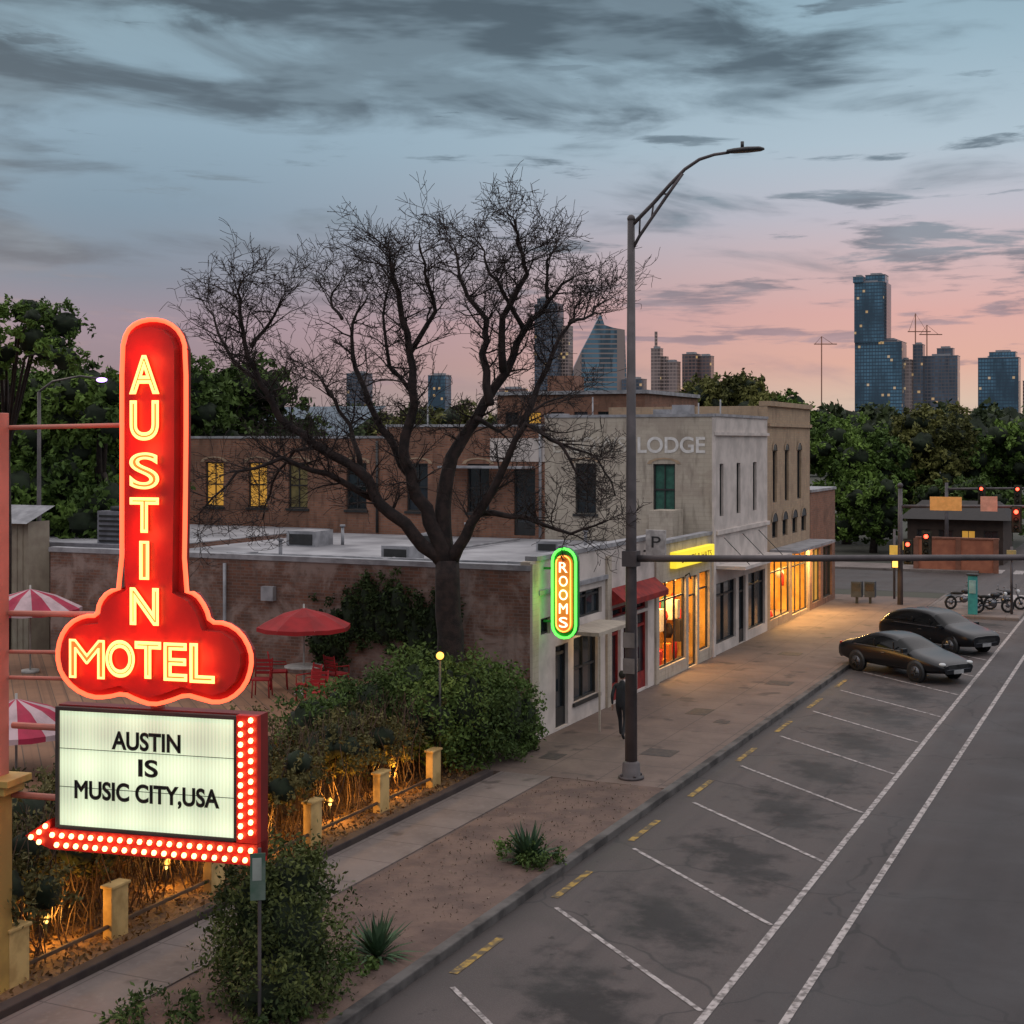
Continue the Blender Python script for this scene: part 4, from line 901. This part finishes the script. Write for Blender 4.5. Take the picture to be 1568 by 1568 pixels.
for x in(-10.3,-8.2): head(b,x,92.5,4.7)
b.obj('pole_arm_and_heads',[galv,plo,pls,hous,sred,soff,wamb],e)
e=empty('pedestrian_signal',(-6.35,66.6,0)); b=MB(); b.tube([(-6.35,68.6,.1),(-6.35,68.6,3.2)],.06,8,0); b.box(-6.55,-6.15,68.4,68.55,2.6,3.05,1); b.obj('pole_and_head',[galv,mat('ped_housing',(.5,.38,.15),None)],e)
e=empty('pedestrian_signal',(-12.3,73,0)); b=MB(); b.tube([(-12.3,73,.1),(-12.3,73,3.6)],.06,8,0); b.box(-12.5,-12.1,72.8,72.95,2.3,2.8,1); b.box(-12.0,-11.7,72.8,72.95,2.6,3.0,1); b.obj('pole_and_head',[galv,mat('ped_housing2',(.6,.4,.08),None,em=(1,.6,.1),es=.3)],e)
e=empty('utility_kiosk',(-8,67.6,0)); b=MB(); b.box(-8.15,-7.75,67.7,67.95,.15,1.9,0); b.box(-8.2,-7.7,67.66,67.99,1.9,1.98,1); b.box(-8.1,-7.8,67.68,67.7,1.1,1.7,2); b.obj('kiosk_body',[mat('teal_paint',(.04,.30,.30),(.03,.22,.23),3),frame_d,mat('kiosk_panel',(.3,.5,.5),None)],e,.02)
for x,y,c in((-13.6,70.2,0),(-13.0,70.4,0)):
    e=empty('newspaper_box',(x,y,0)); b=MB(); b.box(x-.25,x+.25,y-.2,y+.2,.45,1.2,0); b.box(x-.2,x+.2,y-.215,y-.202,.75,1.12,1); b.box(x-.06,x+.06,y-.06,y+.06,.14,.45,1); b.obj('box_body',[mat('box_dark',(.05,.06,.08),None),glass],e,.02)

# ------------------------------------------------------------------ cars
carp=mat('car_paint_black',(.008,.009,.012),(.006,.007,.009),2,.28,spec=.45); carg=mat('car_glass',(.004,.005,.006),None,2,.12,spec=.22)
tyre=mat('tyre',(.015,.015,.015),None,8,.9); rim=mat('rim',(.14,.14,.15),None,4,.3,metal=.7); headl=mat('headlight',(.5,.52,.55),None,4,.1,em=(1,.95,.85),es=.10); taill=mat('taillight',(.35,.01,.01),None,4,.2); chrome=mat('trim',(.2,.2,.22),None,4,.25,metal=.8); plate=mat('plate',(.35,.35,.35),None)
def car(name,x,y,rz,st,wr=.33,wb=1.38):
    e=empty(name,(x,y,0)); R=Matrix.Rotation(rz,3,'Z'); q=lambda a,b_,c_: Vector((x,y,0))+R@Vector((a,b_,c_))
    b=MB(); rings=[]
    for (sx,hw,bz,rz_,rw) in st:
        under=.28 if abs(sx)<2.2 else .36
        half=[(0,under),(hw*.86,under),(hw*.98,under+.13),(hw,(under+bz)/2+.08),(hw*.965,bz),(rw,rz_-.05 if rz_-bz>.2 else rz_-.02),(rw*.8,rz_),(0,rz_+.015)]
        ring=[(sx,yy,zz_) for yy,zz_ in half]+[(sx,-yy,zz_) for yy,zz_ in half[-2:0:-1]]
        rings.append([q(*p) for p in ring])
    n=len(rings[0]); vs=[v for r_ in rings for v in r_]
    for i in range(len(rings)-1):
        s0,s1=st[i],st[i+1]; cab0=s0[3]-s0[2]>.22; cab1=s1[3]-s1[2]>.22
        for k in range(n):
            k2=(k+1)%n; side=k in(4,n-5); top=k in(5,6,7,8)
            gl=1 if ((side and (cab0 or cab1)) or (top and cab0!=cab1)) else 0
            b.add([vs[i*n+k],vs[i*n+k2],vs[(i+1)*n+k2],vs[(i+1)*n+k]],[(0,1,2,3)],gl,True)
    b.add(rings[0],[tuple(range(n))],0); b.add(rings[-1],[tuple(range(n))[::-1]],0)
    o=b.obj('body',[carp,carg],e)
    bm=bmesh.new(); bm.from_mesh(o.data); bmesh.ops.remove_doubles(bm,verts=bm.verts,dist=.0005); bm.to_mesh(o.data); bm.free()
    ss=o.modifiers.new('s','SUBSURF'); ss.levels=2; ss.render_levels=2
    b=MB()
    for ax in(wb,-wb):
        for sd in(-1,1):
            yo=sd*.80
            b.tube([q(ax,yo-sd*.1,wr),q(ax,yo-sd*.08,wr),q(ax,yo+sd*.10,wr),q(ax,yo+sd*.125,wr)],[wr-.03,wr,wr,wr-.04],20,0); b.tube([q(ax,yo+sd*.11,wr),q(ax,yo+sd*.135,wr)],wr*.62,16,1)
            b.tube([q(ax,yo+sd*.06,wr+.02),q(ax,yo+sd*.105,wr+.02)],wr+.055,20,2)
            for k in range(5):
                a=k*1.2566; b.tube([q(ax,yo+sd*.14,wr),q(ax+wr*.55*math.cos(a),yo+sd*.14,wr+wr*.55*math.sin(a))],.025,5,2)
    b.obj('wheels',[tyre,rim,frame_d],e)
    b=MB(); f=st[0][0]; rr=st[-1][0]
    for sd in(-1,1):
        b.ball(q(f-.12,sd*.62,.68),(.12,.12,.06),0,10,6); b.ball(q(rr+.08,sd*.66,.86),(.10,.10,.07),1,10,6)
        b.obox(q(.95,sd*.98,1.0),(.12,.2,.13),rz,2); b.obox(q(-.1,sd*.925,.80),(.16,.02,.03),rz,3)
        b.obox(q(-.4,sd*.905,.945),(2.2,.02,.02),rz,3)
        for xx in(.35,-.55): b.obox(q(xx,sd*.86,1.08),(.05,.03,.26),rz,2)
    b.obox(q(f-.03,0,.58),(.06,.9,.16),rz,4); b.obox(q(f+.005,0,.42),(.02,.45,.13),rz,5); b.obox(q(f-.02,0,.50),(.05,1.1,.015),rz,3)
    b.obj('lights_mirrors_grille',[headl,taill,carp,chrome,frame_d,plate],e,.01)
sed=[(2.42,.66,.60,.64,.55),(2.28,.83,.68,.74,.64),(1.65,.90,.80,.89,.70),(1.05,.91,.88,.97,.72),(.30,.91,.92,1.36,.60),(-.35,.91,.93,1.44,.60),(-1.0,.91,.94,1.39,.58),(-1.75,.90,.95,1.06,.64),(-2.25,.86,.92,1.0,.64),(-2.42,.76,.80,.85,.58)]
suv=[(2.35,.70,.68,.74,.60),(2.22,.86,.78,.85,.68),(1.6,.92,.89,.98,.74),(1.1,.93,.94,1.05,.76),(.4,.93,.97,1.46,.64),(-.3,.93,.98,1.54,.65),(-1.2,.93,.99,1.50,.64),(-1.95,.92,1.0,1.32,.62),(-2.3,.89,.95,1.05,.6),(-2.38,.82,.8,.88,.6)]
hd=math.atan2(-3.32,3.62)+.12
car('parked_car',-8.15,50.4,hd,sed); car('parked_car',-7.95,57.2,hd,suv,.34)

def moto(x,y,rz,zb=.15):
    e=empty('motorcycle',(x,y,zb)); R=Matrix.Rotation(rz,3,'Z'); q=lambda a,b_,c_: Vector((x,y,zb))+R@Vector((a,b_,c_)); b=MB()
    for ax in(.72,-.68):
        P=[q(ax+.27*math.cos(a*.3927),0,.31+.27*math.sin(a*.3927)) for a in range(16)]; b.tube(P,.055,6,0,closed=True); b.tube([q(ax,-.05,.31),q(ax,.05,.31)],.09,10,1)
        for k in range(6): b.tube([q(ax,0,.31),q(ax+.25*math.cos(k*1.047),0,.31+.25*math.sin(k*1.047))],.008,4,1)
    b.ball(q(.12,0,.80),(.22,.14,.13),2); b.ball(q(-.35,0,.74),(.30,.14,.07),0); b.ball(q(0,0,.45),(.2,.16,.18),1)
    b.tube([q(.72,.08,.31),q(.48,.08,.95)],.022,6,1); b.tube([q(.72,-.08,.31),q(.48,-.08,.95)],.022,6,1)
    b.tube([q(.35,-.38,1.02),q(.46,-.15,1.0),q(.46,.15,1.0),q(.35,.38,1.02)],.016,6,0); b.ball(q(.60,0,.86),.09,3)
    b.tube([q(.1,.16,.3),q(-.9,.17,.33)],[.03,.05],8,1); b.tube([q(-.68,.1,.31),q(-.3,.08,.55),q(.3,.05,.55)],.025,6,0)
    b.add([q(-.95,-.09,.62),q(-.95,.09,.62),q(-.68,.09,.68),q(-.68,-.09,.68),q(-.4,.09,.62),q(-.4,-.09,.62)],[(0,1,2,3),(3,2,4,5)],2)
    for s_ in(-1,1): b.tube([q(.42,s_*.3,1.02),q(.4,s_*.34,1.18)],.008,4,1); b.ball(q(.4,s_*.34,1.2),(.03,.06,.04),1)
    b.obj('frame_wheels_tank',[tyre,chrome,mat('tank',(.02,.02,.025),None,2,.2),headl],e)
moto(-7.2,68.8,.5); moto(-6.8,70.3,.4); moto(-8.6,69.9,.7)

def person(x,y,zb,rz):
    e=empty('pedestrian',(x,y,zb)); R=Matrix.Rotation(rz,3,'Z'); q=lambda a,b_,c_: Vector((x,y,zb))+R@Vector((a,b_,c_))
    J={'pel':(0,0,.92,.13),'sp':(.01,0,1.12,.13),'ch':(.02,0,1.32,.15),'nk':(.03,0,1.48,.06),'hd0':(.04,0,1.55,.06),
       'ls':(.02,.19,1.41,.06),'le':(-.10,.24,1.14,.045),'lw':(-.02,.25,.90,.032),'rs':(.02,-.19,1.41,.06),'re':(.0,-.25,1.14,.045),'rw':(.16,-.24,.93,.032),
       'lh':(0,.10,.88,.095),'lk':(.22,.10,.50,.06),'la':(.26,.10,.10,.042),'lt':(.42,.11,.05,.035),
       'rh':(0,-.10,.88,.095),'rk':(-.02,-.10,.48,.06),'ra':(-.30,-.10,.16,.042),'rt':(-.20,-.11,.04,.035)}
    ed=[('pel','sp'),('sp','ch'),('ch','nk'),('nk','hd0'),('ch','ls'),('ls','le'),('le','lw'),('ch','rs'),('rs','re'),('re','rw'),('pel','lh'),('lh','lk'),('lk','la'),('la','lt'),('pel','rh'),('rh','rk'),('rk','ra'),('ra','rt')]
    ks=list(J); me=bpy.data.meshes.new('body'); me.from_pydata([q(*J[k][:3]) for k in ks],[(ks.index(a),ks.index(c_)) for a,c_ in ed],[])
    o=bpy.data.objects.new('body',me); C.objects.link(o); par(o,e); me.materials.append(mat('dark_clothes',(.02,.02,.025),None,5))
    sk=o.modifiers.new('skin','SKIN')
    for i,k in enumerate(ks): me.skin_vertices[0].data[i].radius=(J[k][3],J[k][3]); me.skin_vertices[0].data[i].use_root=(k=='pel')
    o.modifiers.new('s','SUBSURF').levels=2; o.modifiers['s'].render_levels=2
    b=MB(); skm=mat('skin',(.35,.2,.14),None,5); b.ball(q(.05,0,1.66),(.085,.075,.115),0,12,8); b.ball(q(.03,0,1.69),(.095,.085,.11),1,12,8); b.ball(q(.14,0,1.65),(.018,.014,.02),0,6,4)
    for sd in(-1,1): b.ball(q(.05,sd*.078,1.65),(.02,.012,.03),0,6,4); b.ball(q(.125,sd*.03,1.67),(.01,.012,.009),1,6,4)
    for wx,wy,wz in((-.02,.25,.90),(.16,-.24,.93)):
        b.ball(q(wx,wy,wz-.05),(.035,.02,.05),0,8,6)
        for k in range(4): b.tube([q(wx-.025+k*.017,wy,wz-.08),q(wx-.022+k*.017,wy,wz-.12-(.01 if k in(1,2) else 0)),q(wx-.015+k*.015,wy+.005,wz-.155-(.012 if k in(1,2) else 0))],[.008,.0075,.006],5,0)
        b.tube([q(wx+.03,wy,wz-.04),q(wx+.05,wy,wz-.08)],.009,5,0)
    b.obj('head_and_hands',[skm,mat('hair',(.02,.015,.01),None)],e)
person(-13.06,35.7,.14,math.pi/2+.1)

# violet street lamp glimpsed through the trees on the left
e=empty('street_lamp',(-35.9,38.6,0)); b=MB(); b.tube([(-35.6,38.6,0),(-35.6,38.6,9.7)],[.10,.06],8,0); b.tube([(-35.6,38.6,9.7),(-35.0,38.6,10.05)],.04,6,0); b.ball((-32.6,38.3,10.05),(.22,.12,.08),1); b.tube([(-35.0,38.6,10.05),(-33.6,38.4,10.2),(-32.7,38.3,10.1)],.04,6,0); b.obj('pole_and_head',[galv,emis('violet_lamp',(.55,.30,1),4,False)],e)
